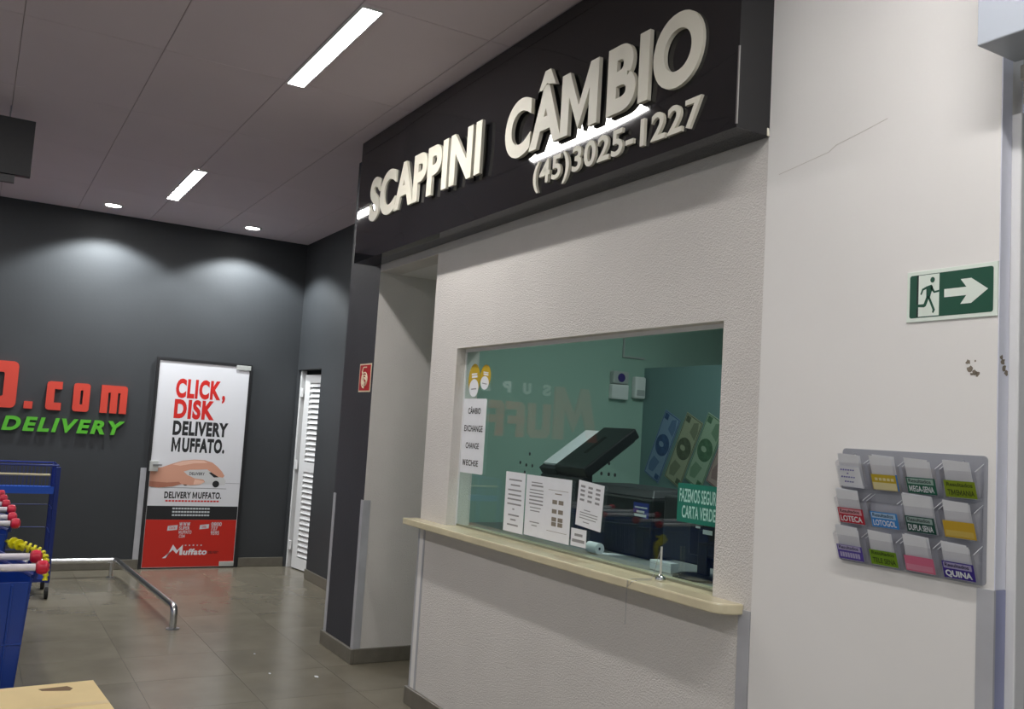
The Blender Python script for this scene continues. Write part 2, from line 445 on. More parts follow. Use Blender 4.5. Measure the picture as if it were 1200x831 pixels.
# booth front wall with passage and service window
BX0, BX1 = -5.12, -2.366
WX0, WX1, WZ0, WZ1 = -4.773, -2.565, 1.055, 2.118
wf = wall_grid(PLX1, BX1, 0, ZC, YB, YB+0.15, [(PLX1, BX0, 0, 2.727), (WX0, WX1, WZ0, WZ1)]).build('wall_booth', PLASTER)
tag(wf, 'rough white plaster front wall of the exchange booth', 'wall', kind='structure')
MB().box(BX0-0.022, BX1, YB-0.022, YB, 0, 0.10).build('skirting', STONE, wf, bevel=0.004)
MB().box(BX0-0.003, BX0+0.018, YB-0.004, YB, 0.10, 1.05).build('edge_strip', GUARD, wf)
MB().box(BX0+0.068, BX0+0.088, YB-0.004, YB, 0.10, 1.05).build('edge_strip', GUARD, wf)
MB().box(BX0+0.0181, BX0+0.0679, YB-0.003, YB, 0.10, 1.05).build('corner_plate', SMOOTH, wf)
MB().box(BX1-0.060, BX1-0.004, YB-0.005, YB, 0.10, 1.075).build('edge_strip', GUARD, wf)
# inner booth shell
o = MB().box(BX0, BX0+0.10, YB+0.15, 5.0, 0, 2.9).build('wall_booth_left', BOOTHW); tag(o, 'pale inner side wall of booth seen through green glass', 'wall', kind='structure')
MB().box(BX0-0.022, BX0, YB+0.15, 4.0, 0, 0.10).build('skirting', STONE, o)
o2 = MB().box(BX0+0.10, -1.59, 4.0, 4.1, 0, 2.148).build('wall_booth_back', mat('partition_grey', (112, 140, 140), 0.8)); tag(o2, 'inner back partition of booth carrying the banknote poster', 'wall', kind='structure')
o2 = MB().box(BX0, -1.5, 4.9, 5.0, 0, 2.9).build('wall_booth_far', BOOTHD); tag(o2, 'dark wall beyond the booth partition', 'wall', kind='structure')
o2 = MB().box(BX0, -1.5, YB+0.15, 5.0, 2.9, 3.0).build('ceiling_booth', BOOTHW); tag(o2, 'low ceiling inside the booth', 'ceiling', kind='structure')
o2 = MB().box(PLX1, BX0, 4.0, 4.1, 0, 2.727).build('wall_passage', SMOOTH); tag(o2, 'white wall closing the passage beside booth', 'wall', kind='structure')
o2 = MB().box(PLX1, BX0, YB+0.15, 4.1, 2.727, 2.8).build('ceiling_passage', SMOOTH); tag(o2, 'white ceiling of the passage beside booth', 'ceiling', kind='structure')

# right wall: smooth paint, wear marks, corner guard
RX = -1.487
wr = wall_grid(BX1, RX, 0, ZC, YB-0.004, YB+0.10).build('wall_right', SMOOTH)
tag(wr, 'smooth white wall right of booth carrying exit sign', 'wall', kind='structure')
o = MB().box(RX-0.10, RX, YB+0.10, 5.0, 0, 2.9).build('wall_booth_right', BOOTHW); tag(o, 'inner right wall of booth', 'wall', kind='structure')
MB().prismz([(RX-0.046, YB-0.008), (RX+0.004, YB-0.008), (RX+0.004, YB+0.0), (RX, YB+0.0), (RX, YB-0.004), (RX-0.046, YB-0.004)], 0.0, 1.305).build('corner_guard', GUARD, wr)
MB().box(RX, RX+0.004, YB, YB+0.044, 0.0, 1.305).build('corner_guard', GUARDB, wr)
MB().box(RX, RX+0.003, YB-0.003, YB+0.044, 1.306, ZC).build('painted_edge', RETURN, wr)
STAIN = mat('worn_patch', (128, 118, 104), 0.9)
mb = MB(); mb.keepn = True
rs = random.Random(3)
for (cx, cz, s) in ((-1.572, 1.925, .010), (-1.566, 1.906, .012), (-1.553, 1.896, .010), (-1.544, 1.890, .009), (-1.560, 1.890, .007), (-1.551, 1.927, .004)):
    mb.flat([(cx+s*rs.uniform(.4, 1)*math.cos(2*PI*k/9), cz+s*rs.uniform(.4, 1)*math.sin(2*PI*k/9)) for k in range(9)], YB-0.0046)
mb.build('chipped_paint', STAIN, wr)
mb = MB()
for (cy, cz, s) in ((2.425, 1.925, .014), (2.432, 1.905, .015), (2.442, 1.895, .012), (2.420, 1.935, .010)):
    mb.add([(RX+0.0036, cy+s*rs.uniform(.4, 1)*math.cos(2*PI*k/9), cz+s*rs.uniform(.4, 1)*math.sin(2*PI*k/9)) for k in range(9)], [tuple(range(9))])
mb.build('chipped_paint', STAIN, wr)
mb = MB()
mb.tube([(-2.31, YB-0.0042, 2.625), (-2.2, YB-0.0042, 2.640), (-2.09, YB-0.0042, 2.655), (-2.06, YB-0.0042, 2.672), (-1.96, YB-0.0042, 2.69), (-1.86, YB-0.0042, 2.71)], 0.0011, 4)
mb.build('plaster_crack', mat('crack_grey', (200, 195, 188), 0.9), wr)

# opening at the far right: white frame, dark teal glazed door, shutter housing
d3 = thing('door_3', 'dark teal glazed door with white frame at right edge', 'door', (RX, 2.455, 0), 0, kind='structure')
MB().box(0.0, 0.030, 0, 0.050, 0, 2.63).build('door_frame', WHITE, d3, bevel=0.004)
MB().box(0.0, 0.012, 0.0502, 0.07, 0, 2.74).build('door_frame', RETURN, d3)
MB().box(0.0, 1.6, 0.075, 0.095, 0.02, 2.72).build('pane', TEALG, d3)
hs = thing('shutter_housing', 'pale grey metal shutter housing at top right of wall', 'housing', (-1.46, 2.246, 2.765))
MB().box(0, 1.7, 0, 0.176, 0, 0.78).build('housing_box', HOUSE, hs, bevel=0.004)
MB().box(0.0, 1.6, 0.200, 0.245, -0.045, 0.0).build('slat', mat('shutter_beige', (196, 190, 176), 0.5), hs, bevel=0.004)
MB().box(0.006, 1.6, 0.205, 0.240, -0.115, -0.047).build('slat', MATS['shutter_beige'], hs, bevel=0.004)

# ------------------------------------------------------------------ lamps
EM = emit_mat('lamp_diffuser', (1.0, 0.97, 0.945), LAMP)
HOUSING = mat('lamp_housing_white', (222, 222, 222), 0.5)
def linear_lamp(x, y, label, group):
    t = thing('linear_ceiling_light', label, 'ceiling light', (x, y, ZC), 0, group)
    f = MB()
    w, l = 0.056, 0.622
    f.box(-l, l, -w, -w+0.008, -0.012, 0); f.box(-l, l, w-0.008, w, -0.012, 0)
    f.box(-l, -l+0.008, -w+0.008, w-0.008, -0.012, 0); f.box(l-0.008, l, -w+0.008, w-0.008, -0.012, 0)
    f.build('frame', HOUSING, t)
    MB().box(-l+0.008, l-0.008, -w+0.008, w-0.008, -0.010, -0.002).build('diffuser', EM, t)
    return t
la = linear_lamp(-4.716, 1.49, 'long bright linear ceiling lamp nearest the booth sign', 'linear ceiling lamps over the aisle')
dup(la, (-8.413, 1.445, ZC), label='short-looking linear ceiling lamp farther back near the downlights')
for x in (-1.02, 2.67): dup(la, (x, 1.49, ZC), label='linear ceiling lamp of the aisle outside the view')
for y in (-0.75,):
    for x in (-8.4, -4.72, -1.02, 2.67): dup(la, (x, y, ZC), label='linear ceiling lamp of the aisle outside the view')
EMS = emit_mat('downlight_diffuser', (1.0, 0.97, 0.92), 22.0)
def downlight(x, y, label):
    t = thing('recessed_downlight', label, 'ceiling light', (x, y, ZC), 0, 'round downlights by the back wall')
    rg = MB().lathe([(0.075, -0.001), (0.098, -0.001), (0.098, -0.006), (0.080, -0.010), (0.075, -0.010), (0.075, -0.001)], 24)
    rg.f = rg.f[:-2]; rg.mi = rg.mi[:-2]; rg.build('trim_ring', HOUSING, t)
    MB().lathe([(0.0745, -0.006), (0.0745, -0.002)], 24).build('diffuser', EMS, t)
    L = bpy.data.lights.new('lamp', 'SPOT'); L.energy = SPOT; L.spot_size = math.radians(128); L.spot_blend = 0.3; L.shadow_soft_size = 0.06; L.color = (0.93, 0.98, 1.0)
    lo = bpy.data.objects.new('lamp', L); C.objects.link(lo); lo.parent = t; lo.location = (0, 0, -0.03)
    return t
downlight(-9.78, 1.017, 'round recessed downlight above the red lettering')
downlight(-9.78, 2.40, 'round recessed downlight above the poster door')
o = thing('booth_ceiling_lamp', 'flat square lamp on the booth ceiling', 'ceiling light', (-3.3, 3.2, 2.9))
MB().box(-0.3, 0.3, -0.3, 0.3, -0.03, 0).build('frame', HOUSING, o)
MB().box(-0.28, 0.28, -0.28, 0.28, -0.034, -0.0305).build('diffuser', emit_mat('booth_diffuser', (0.95, 1.0, 1.0), BOOTH_LAMP), o)

# ================================================================== FASCIA SIGN
SAG = 0.030
sg = thing('fascia_sign', 'large gloss black fascia sign with raised ivory letters over booth window', 'sign', (-6.155, 2.242, 2.778))
MB().box(0, 3.792, 0.045, 0.163, 0, 0.872).build('sign_box', BLACKG, sg)
mb = MB(); NXs, NZs = 60, 30; vs = []                     # thin sheet face, slightly dished
for j in range(NZs+1):
    for i in range(NXs+1):
        x = 3.792*i/NXs; z = 0.872*j/NZs; v = (z-0.436)/0.436; u = max(-1, min(1, (x-2.285)/1.5))
        vs.append((x, SAG*(1-u**4)*(1-v*v), z))
mb.add(vs, [(j*(NXs+1)+i, j*(NXs+1)+i+1, (j+1)*(NXs+1)+i+1, (j+1)*(NXs+1)+i) for j in range(NZs) for i in range(NXs)])
for z in (0, 0.872): mb.add([(0, 0, z), (3.792, 0, z), (3.792, 0.045, z), (0, 0.045, z)], [(0, 1, 2, 3)])
for x in (0, 3.792): mb.add([(x, 0, 0), (x, 0.045, 0), (x, 0.045, 0.872), (x, 0, 0.872)], [(0, 1, 2, 3)])
fc = mb.build('sign_face', BLACKG, sg)
for p in fc.data.polygons: p.use_smooth = True
fc.data.set_sharp_from_angle(angle=math.radians(30))
MB().box(3.787, 3.7935, -0.0015, 0.004, 0.012, 0.30).build('bright_edge', CHROME, sg)
letters3d(sg, 'SCAPPINI', 0.250, 1.860, 0.250, 0.548, 0.018, LETTER, w='X', track=0.03, y=0.006)
letters3d(sg, 'CÂMBIO', 2.105, 3.598, 0.250, 0.548, 0.020, LETTER, w='X', track=0.05, y=0.018)
letters3d(sg, '(45)3025-1227', 2.42, 3.61, 0.058, 0.172, 0.014, LETTER, w='B', track=0.06, y=0.006)
MB().prism([(3.783, 0.0), (3.797, 0.0), (3.793, 0.03), (3.785, 0.034)], 0.150, 0.1595).build('chip', LETTER, sg)

# ================================================================== LETTERING ON THE BACK WALL
def wall_root(name, label, cat, y, z, group=None, x=XB):
    return thing(name, label, cat, (x, y, z), PI/2, group)
def poly_letter(parent, outer, holes, depth, material, loc, y=0.0):
    """boxy letter from an outline and holes through a filled curve"""
    cu = bpy.data.curves.new('l', 'CURVE'); cu.dimensions = '2D'; cu.fill_mode = 'FRONT'
    for pts in [outer]+holes:
        sp = cu.splines.new('POLY'); sp.points.add(len(pts)-1); sp.use_cyclic_u = True
        for p_, (x, z) in zip(sp.points, pts): p_.co = (x, z, 0, 1)
    o = bpy.data.objects.new('l', cu); C.objects.link(o)
    dg = bpy.context.evaluated_depsgraph_get(); me = bpy.data.meshes.new_from_object(o.evaluated_get(dg))
    vs = [(v.co.x, v.co.y) for v in me.vertices]; fs = [tuple(p.vertices) for p in me.polygons]
    bpy.data.objects.remove(o); bpy.data.curves.remove(cu); bpy.data.meshes.remove(me)
    return solid_letter(parent, vs, fs, depth, material, loc)
DL = 0.035
wl = wall_root('wall_lettering', 'big red raised wall lettering ending in .com beside poster door', 'lettering', 0.0, 0.0)
# local x equals world y here
def shear(pts, k=0.0): return [(x+k*z, z) for x, z in pts]
SH = 0.0
# letters read from the left, the first ones lie outside the frame and show as reflections in the booth glass
def bigM(x0, w, h):
    return [(x0, 0), (x0+.13, 0), (x0+.155, h*.62), (x0+w*.5, h*.12), (x0+w-.155, h*.62), (x0+w-.13, 0), (x0+w, 0), (x0+w-.03, h), (x0+w-.2, h), (x0+w*.5, h*.42), (x0+.2, h), (x0+.03, h)]
def L3(outer, holes=()): poly_letter(wl, outer, [list(h) for h in holes], DL, RED, (0, 0, 1.59))
H = 0.455
L3([(-2.42, -.02), (-2.27, -.02), (-2.14, .42), (-2.02, .1), (-1.86, .42), (-1.86, 0), (-1.70, 0), (-1.70, .70), (-1.84, .70), (-2.03, .34), (-2.12, .70), (-2.24, .70)])
L3([(-1.64, H), (-1.64, .06), (-1.58, 0), (-1.36, 0), (-1.30, .06), (-1.30, H), (-1.41, H), (-1.41, .11), (-1.53, .11), (-1.53, H)])
for fx in (-1.24, -0.93):
    L3([(fx, 0), (fx+.11, 0), (fx+.11, .17), (fx+.24, .17), (fx+.24, .27), (fx+.11, .27), (fx+.11, .35), (fx+.28, .35), (fx+.28, H), (fx+.05, H), (fx, H-.05)])
L3([(-.62, 0), (-.51, 0), (-.51, .14), (-.42, .14), (-.42, 0), (-.31, 0), (-.31, H-.05), (-.36, H), (-.57, H), (-.62, H-.05)], [[(-.51, .24), (-.51, .35), (-.42, .35), (-.42, .24)]])
L3([(-.20, 0), (-.09, 0), (-.09, .35), (-.01, .35), (-.01, H), (-.28, H), (-.28, .35), (-.20, .35)])
L3(rrect(.03, .362, 0, H, .05), [rrect(.14, .245, .11, .345, .015)[::-1]])
# .com
Z2 = 1.592
def s3(outer, holes=()): poly_letter(wl, outer, [list(h) for h in holes], DL, RED, (0, 0, Z2))
s3(rrect(.435, .51, 0, .072, .006))
c0 = .625; h2 = .285
s3([(c0+.03, 0), (c0+.138, 0), (c0+.138, .075), (c0+.072, .075), (c0+.072, h2-.075), (c0+.138, h2-.075), (c0+.138, h2), (c0+.03, h2), (c0+.008, h2-.008), (c0, h2-.03), (c0, .03), (c0+.008, .008)])
s3(rrect(.868, 1.02, 0, h2, .03), [rrect(.932, .957, .07, h2-.07, .008)[::-1]])
m0 = 1.125
s3([(m0, 0), (m0+.068, 0), (m0+.068, h2-.075), (m0+.091, h2-.075), (m0+.091, 0), (m0+.159, 0), (m0+.159, h2-.075), (m0+.182, h2-.075), (m0+.182, 0), (m0+.25, 0), (m0+.25, h2-.03), (m0+.242, h2-.008), (m0+.22, h2), (m0, h2)])
wg = wall_root('wall_lettering', 'green slanted raised word DELIVERY under the red wall letters', 'lettering', 0.0, 0.0)
letters3d(wg, 'DELIVERY', 0.262, 1.345, 1.372, 1.512, 0.03, GREEN, w='X', shear=0.22, track=0.16)
ws = wall_root('wall_lettering', 'white raised word SUPER above the red wall letters', 'lettering', 0.0, 0.0)
for ch, cx in zip('SUPER', (-1.57, -1.265, -.96, -.65, -.345)):
    letters3d(ws, ch, cx-.055, cx+.055, 2.155, 2.30, 0.03, mat('letter_white', (245, 246, 246), 0.4), w='X')

# ================================================================== POSTER DOOR
d1 = thing('door_1', 'door covered by a white and red delivery poster', 'door', (XB, 1.665, 0), PI/2, kind='structure')
DW, DH = 0.945, 2.185
def quad(x0, x1, z0, z1): return [(x0, z0), (x1, z0), (x1, z1), (x0, z1)]
fr = MB(); fr.box(-0.028, -0.0005, -0.03, -0.001, 0, DH+0.03); fr.build('door_frame', mat('door_frame_dark', (56, 56, 58), 0.4, 0.5), d1)
MB().box(DW+0.0005, DW+0.028, -0.03, -0.001, 0, DH+0.03).build('door_frame', MATS['door_frame_dark'], d1)
MB().box(-0.0004, DW+0.0004, -0.03, -0.001, DH+0.0005, DH+0.03).build('door_frame', MATS['door_frame_dark'], d1)
lf = MB().box(0, DW, -0.022, -0.002, 0.012, DH).build('door_leaf', mat('poster_white', (222, 222, 226), 0.25), d1)
PYY = -0.0226
flats(d1, [quad(0.004, DW-0.004, 0.512, 0.655)], INK, PYY, 'poster_black_band')
flats(d1, [quad(0.004, DW-0.004, 0.016, 0.511)], REDP, PYY, 'poster_red_panel')
prints(d1, [('CLICK', .185, .655, 1.80, 2.005, 'H'), (',', .672, .705, 1.80, 2.0, 'X'), ('DISK', .185, .605, 1.580, 1.785, 'H')], mat('print_red', (206, 40, 34), 0.4), PYY, 'red_headline')
prints(d1, [('DELIVERY', .190, .765, 1.402, 1.556, 'H'), ('MUFFATO.', .192, .745, 1.225, 1.378, 'H'), ('DELIVERY MUFFATO.', .165, .755, .735, .805, 'X')], INK, PYY, 'black_headline')
bars(d1, [(.18+.033*k, .18+.033*k+.025, .700, .717) for k in range(17)], MATS['print_red'], PYY, 'small_red_line')
bars(d1, [(.26+.03*k, .26+.03*k+.024, z, z+.017) for z in (.620, .585, .550) for k in range(13)], PAPERG, PYY-.0004, 'small_white_lines')
# hand holding a toy van (flat print)
SKIN = mat('print_skin', (214, 158, 134), 0.5); SKIN2 = mat('print_skin_shadow', (178, 118, 96), 0.5); SKIN3 = mat('print_skin_light', (234, 190, 168), 0.5)
hand = [(.004, .855), (.10, .845), (.24, .86), (.33, .885), (.42, .875), (.52, .885), (.57, .915), (.55, .94), (.46, .95), (.38, .985), (.34, 1.02), (.40, 1.04), (.50, 1.045), (.58, 1.05), (.64, 1.01), (.70, .975), (.755, .965), (.77, .985), (.74, 1.03), (.69, 1.08), (.63, 1.125), (.55, 1.148), (.44, 1.15), (.32, 1.135), (.22, 1.10), (.12, 1.06), (.004, 1.035)]
# triangulated through a filled outline
def filled(parent, poly, material, y, name):
    bm = bmesh.new(); vs = [bm.verts.new((x, y, z)) for x, z in poly]; f = bm.faces.new(vs)
    f.normal_update(); bmesh.ops.triangulate(bm, faces=[f]); bm.normal_update()
    me = bpy.data.meshes.new(name); bm.to_mesh(me); bm.free(); me.materials.append(material)
    o = bpy.data.objects.new(name, me); C.objects.link(o); o.parent = parent; return o
VANW = mat('print_van', (206, 206, 206), 0.5)
filled(d1, [(.30, .90), (.78, .885), (.79, .93), (.76, .965), (.70, .975), (.62, 1.035), (.36, 1.04), (.32, 1.01)], VANW, PYY-.0003, 'printed_van')
filled(d1, [(.66, .965), (.71, .968), (.635, 1.02), (.60, 1.015)], INK, PYY-.0005, 'printed_van_window')
flats(d1, [ellipse(.685, .895, .036, .036, 16), ellipse(.37, .90, .03, .03, 16)], INK, PYY-.0005, 'printed_van_wheel')
prints(d1, [('DELIVERY', .40, .56, .985, 1.015, 'B')], INK, PYY-.0006, 'printed_van_name')
filled(d1, hand, SKIN, PYY-.0008, 'printed_hand')
filled(d1, [(.004, .855), (.10, .845), (.24, .86), (.33, .885), (.30, .91), (.18, .90), (.004, .91)], SKIN2, PYY-.001, 'printed_hand_shade')
filled(d1, [(.22, 1.09), (.32, 1.128), (.44, 1.143), (.54, 1.14), (.58, 1.12), (.44, 1.11), (.30, 1.08)], SKIN3, PYY-.001, 'printed_hand_highlight')
filled(d1, [(.46, .94), (.55, .925), (.565, .915), (.53, .89), (.45, .885)], SKIN3, PYY-.001, 'printed_thumb_highlight')
flats(d1, [[(.02, .846), (.80, .842), (.80, .848), (.02, .852)], [(.72, .905), (.94, .903), (.94, .907), (.72, .909)]], GREYINK, PYY-.0002, 'printed_shadow_line')
# red panel print
prints(d1, [('WWW', .345, .455, .445, .485, 'B'), ('SUPER', .345, .455, .405, .44, 'B'), ('MUFFATO', .345, .475, .362, .398, 'B'), ('.COM', .345, .41, .322, .355, 'B'),
            ('0800', .675, .785, .445, .485, 'B'), ('727', .675, .745, .400, .438, 'B'), ('9595', .675, .765, .350, .392, 'B')], PAPERG, PYY-.0004, 'white_print')
flats(d1, [[(.225, .395), (.325, .405), (.33, .455), (.23, .445)], [(.555, .41), (.65, .42), (.653, .465), (.558, .455)]], PAPERG, PYY-.0004, 'white_tag')
prints(d1, [('CLICK', .245, .31, .412, .437, 'B', .0), ('DISK', .58, .63, .425, .449, 'B', 0)], MATS['print_red'], PYY-.0007, 'tag_print')
flats(d1, [[(.20, .11), (.235, .11), (.30, .25), (.345, .19), (.40, .25), (.40, .14), (.37, .14), (.37, .20), (.34, .155), (.30, .195)]], PAPER, PYY-.0005, 'logo_initial')
prints(d1, [('uffato', .405, .650, .140, .205, 'X', .12)], PAPER, PYY-.0005, 'logo_word')
bars(d1, [(.42+.04*k, .435+.04*k, .235, .248) for k in range(5)], PAPERG, PYY-.0005, 'logo_small')
prints(d1, [('DELIVERY', .665, .775, .150, .178, 'B', .1)], INK, PYY-.0005, 'logo_subtitle')
PATCH = mat('hinge_patch', (202, 204, 200), 0.35, 0.3)
MB().box(.80, DW+.012, -0.034, -0.0305, 2.150, 2.20).build('hinge_patch', PATCH, d1, bevel=.003)
MB().box(.79, DW, -0.034, -0.0235, .016, .066).build('hinge_patch', PATCH, d1, bevel=.003)
lk = MB().box(-.012, .075, -0.05, -0.0305, 1.015, 1.125).build('lock', PATCH, d1, bevel=.004)
MB().box(.02, .11, -0.06, -0.0505, 1.075, 1.09).build('lock_lever', STEEL, lk)
jg = MB().box(XB+0.0005, XB+0.012, 1.575, 1.632, 0.002, 1.045).build('trim_1', GUARD); tag(jg, 'grey metal guard strip left of the poster door', 'trim', kind='structure')

# ================================================================== LOUVRED DOOR
d2 = thing('door_2', 'white louvred door standing ajar in dark side wall', 'door', (DX0, YD+0.03, 0), 0, kind='structure')
MB().box(0.0, 0.040, 0, 0.06, 0, DZ-0.004).build('door_frame', WHITE, d2, bevel=.003)
lvr = MB()
w, h = 0.74, 2.14
lvr.box(0, .125, -.018, .018, 0, h); lvr.box(w-.08, w, -.018, .018, 0, h)
lvr.box(.125, w-.08, -.018, .018, 0, .12); lvr.box(.125, w-.08, -.018, .018, h-.09, h); lvr.box(.125, w-.08, -.018, .018, 1.06, 1.17)
leaf = lvr.build('door_leaf', WHITE, d2, (0.105, 0.045, 0.012), (0, 0, 0.13))
s0 = None
zs = [.135+.0585*k for k in range(16)]+[1.185+.0585*k for k in range(15)]
for z in zs:
    if s0 is None:
        s0 = MB().hexa([(.125, -.020, 0), (w-.08, -.020, 0), (w-.08, -.012, 0), (.125, -.012, 0)], [(.125, .010, .047), (w-.08, .010, .047), (w-.08, .018, .047), (.125, .018, .047)]).build('slat', WHITE, leaf, (0, 0, z))
    else: copy_piece(s0, (0, 0, z), leaf)
for z in (.25, 1.14, 1.95):
    MB().box(.040, .118, -.006, .012, z-.05, z+.05).build('hinge', WHITE, d2, bevel=.003)

# ================================================================== SERVICE WINDOW
wn = thing('window_1', 'green tinted service window pane of the booth', 'window', (WX0, GY, ZT), 0, kind='structure')
WW = WX1-WX0; WH = WZ1-ZT
MB().box(0.004, WW-0.004, 0, 0.008, 0.002, WH-0.002).build('pane', GLASS, wn)
MB().box(0.0, 0.006, -0.010, -0.0005, 0.0, WH).build('jamb_bead', WHITE, wn)
MB().box(0.013, WW, -0.014, -0.0005, WH-0.018, WH-0.0005).build('head_bead', WHITE, wn)
MB().box(0.013, WW, -0.008, -0.0005, 0.0005, 0.010).build('sill_bead', mat('silicone_olive', (130, 132, 112), 0.5), wn)
HOLE = mat('speech_hole_dark', (24, 40, 40), 0.5)
for (x, z) in ((-4.044, 1.543), (-4.133, 1.494), (-4.072, 1.485), (-4.013, 1.484), (-4.083, 1.446), (-3.359, 1.536), (-3.413, 1.487), (-3.357, 1.487), (-3.311, 1.487)):
    x *= GY/2.5; z = 1.65+(z-1.65)*GY/2.5
    MB().cyl((x-WX0, -0.0012, z-ZT), (x-WX0, -0.0002, z-ZT), 0.0085, 10).build('speech_hole', HOLE, wn)

# counter slab with rounded right corner
ct = MB()
cx0, cx1, cy0 = -5.155, -2.405, 2.308
R = 0.085
arc = [(cx1-R+R*math.sin(a), cy0+R-R*math.cos(a)) for a in [PI/2*k/8 for k in range(9)]]
ct.prismz([(cx0, cy0)]+arc+[(cx1, YB+0.0), (cx0, YB+0.0)], 1.057, ZT)
cs = thing('service_counter', 'cream stone service counter under the booth window', 'counter', (0, 0, 0))
ct.build('counter_slab', CREAM, cs, bevel=.006)
MB().box(WX0+.001, WX1-.001, YB+.0005, 2.56, 1.0565, ZT-.0006).build('sill_slab', CREAM, cs)

# desk inside the booth
dk = thing('booth_desk', 'grey work desk behind the booth glass', 'desk', (0, 0, 0))
MB().box(-4.98, -1.62, 2.565, 3.20, 1.055, 1.088).build('desk_top', mat('desk_grey', (128, 130, 128), 0.45), dk)
for x in (-4.9, -3.3, -1.7):
    MB().box(x-.02, x+.02, 2.62, 3.15, 0, 1.055).build('desk_side', MATS['desk_grey'], dk)
DZT = 1.0885

# ------------------------------------------------------------------ notices on the glass
def sheet(name, label, cat, x0, x1, z0, z1, material, tilt=0.0, y=GY-0.0022, th=0.0012, rad=0.0, group=None):
    k = GY/2.5; x0 *= k; x1 *= k; z0 = max(1.65+(z0-1.65)*k, ZT+.012); z1 = 1.65+(z1-1.65)*k
    t = thing(name, label, cat, (x0, y, z0), 0, group); t.rotation_euler = (0, tilt, 0)
    poly = rrect(0, x1-x0, 0, z1-z0, rad) if rad else quad(0, x1-x0, 0, z1-z0)
    MB().prism(poly, -th/2, th/2).build('sheet', material, t)
    return t
FY = -0.0012
t = sheet('exchange_placard', 'white placard listing exchange in four languages on glass left', 'placard', -4.815, -4.535, 1.400, 1.829, PAPER, th=.002, rad=.012)
prints(t, [('CÂMBIO', .065, .215, .338, .372, 'B'), ('EXCHANGE', .030, .250, .237, .272, 'B'), ('CHANGE', .060, .218, .140, .173, 'B'), ('WECHSE', .035, .222, .042, .075, 'B')], INK, FY-.0006)
t = sheet('notice_sheet', 'leftmost narrow white notice with grey text taped to glass', 'notice', -4.268, -4.068, 1.128, 1.440, PAPER, group='white notices taped along the lower glass')
bars(t, [(.035, .165, .265, .273), (.055, .15, .238, .246), (.03, .165, .212, .220), (.035, .165, .188, .196), (.03, .17, .165, .173), (.03, .17, .140, .148), (.085, .105, .115, .122), (.045, .155, .083, .091), (.07, .125, .060, .068), (.04, .15, .033, .041)], GREYINK, FY)
t = sheet('notice_sheet', 'wide white notice with two printed columns taped to glass', 'notice', -4.055, -3.643, 1.132, 1.438, PAPER, group='white notices taped along the lower glass')
bars(t, [(.05, .15, .265, .270), (.05, .16, .248, .256), (.035, .165, .228, .233), (.035, .165, .212, .217), (.035, .165, .195, .202), (.035, .165, .176, .183), (.035, .165, .158, .165), (.045, .15, .140, .145), (.05, .14, .124, .129), (.05, .14, .068, .073), (.07, .12, .052, .057)], GREYINK, FY, 'printed_column')
bars(t, [(.21, .385, .243, .245), (.21, .385, .045, .047), (.27, .33, .225, .230)]+[(.25+.055*i, .25+.055*i+.042, z, z+.020) for z in (.178, .133, .095, .072) for i in (0, 1)], mat('brown_grey_ink', (132, 124, 112), 0.8), FY, 'printed_table')
t = sheet('notice_sheet', 'slightly tilted white price list hanging beside the wide notice', 'notice', -3.598, -3.396, 1.236, 1.446, PAPER, tilt=0.07, group='white notices taped along the lower glass')
bars(t, [(.02+.06*i, .02+.06*i+.035, z, z+.010) for z in (.178, .158, .138, .116) for i in range(3)]+[(.06, .11, .075, .079), (.03, .17, .062, .066), (.03, .17, .05, .054), (.03, .16, .037, .041), (.06, .11, .02, .024)], GREYINK, FY)
t = sheet('notice_sheet', 'smallest white notice card at bottom of the glass', 'notice', -3.628, -3.504, 1.136, 1.217, PAPER, group='white notices taped along the lower glass')
bars(t, [(.03, .095, .046, .058), (.012, .112, .018, .032)], GREYINK, FY)
t = sheet('insurance_notice', 'teal notice with white serif lettering at right of glass', 'notice', -2.882, -2.580, 1.333, 1.487, mat('notice_teal', (16, 118, 98), 0.5))
prints(t, [('FAZEMOS SEGURO', .012, .243, .080, .132, 'B'), ('CARTA VERDE', .030, .222, .018, .066, 'B')], mat('pale_mint_ink', (176, 222, 210), 0.6), FY)
GOLD = mat('sticker_gold', (190, 160, 30), 0.5)
for k, (cx, cz, rx, rz, lab) in enumerate(((-4.705, 1.94, .070, .092, 'larger gold oval sticker with white foot on glass'), (-4.572, 1.955, .062, .068, 'smaller gold oval sticker beside the larger one on glass'))):
    cx *= GY/2.5; cz = 1.65+(cz-1.65)*GY/2.5
    t = thing('oval_sticker', lab, 'sticker', (cx, GY-.0012, cz), 0, 'gold stickers at top left of the glass'); t.rotation_euler = (0, 0.12*(1 if k else -.3), 0)
    MB().prism(ellipse(0, 0, rx, rz, 24), -.0004, .0004).build('sticker_film', GOLD, t)
    flats(t, [ellipse(.0, -rz*.52, rx*.80, rz*.56, 20)], PAPER, -.0009, 'white_patch')
    bars(t, [(-rx*.45, rx*.5, rz*.30, rz*.40), (-rx*.4, rx*.55, rz*.12, rz*.25)], PAPER, -.0009, 'white_print')
    bars(t, [(-rx*.45, rx*.45, -rz*.62, -rz*.55)], GREYINK, -.0012, 'grey_print')

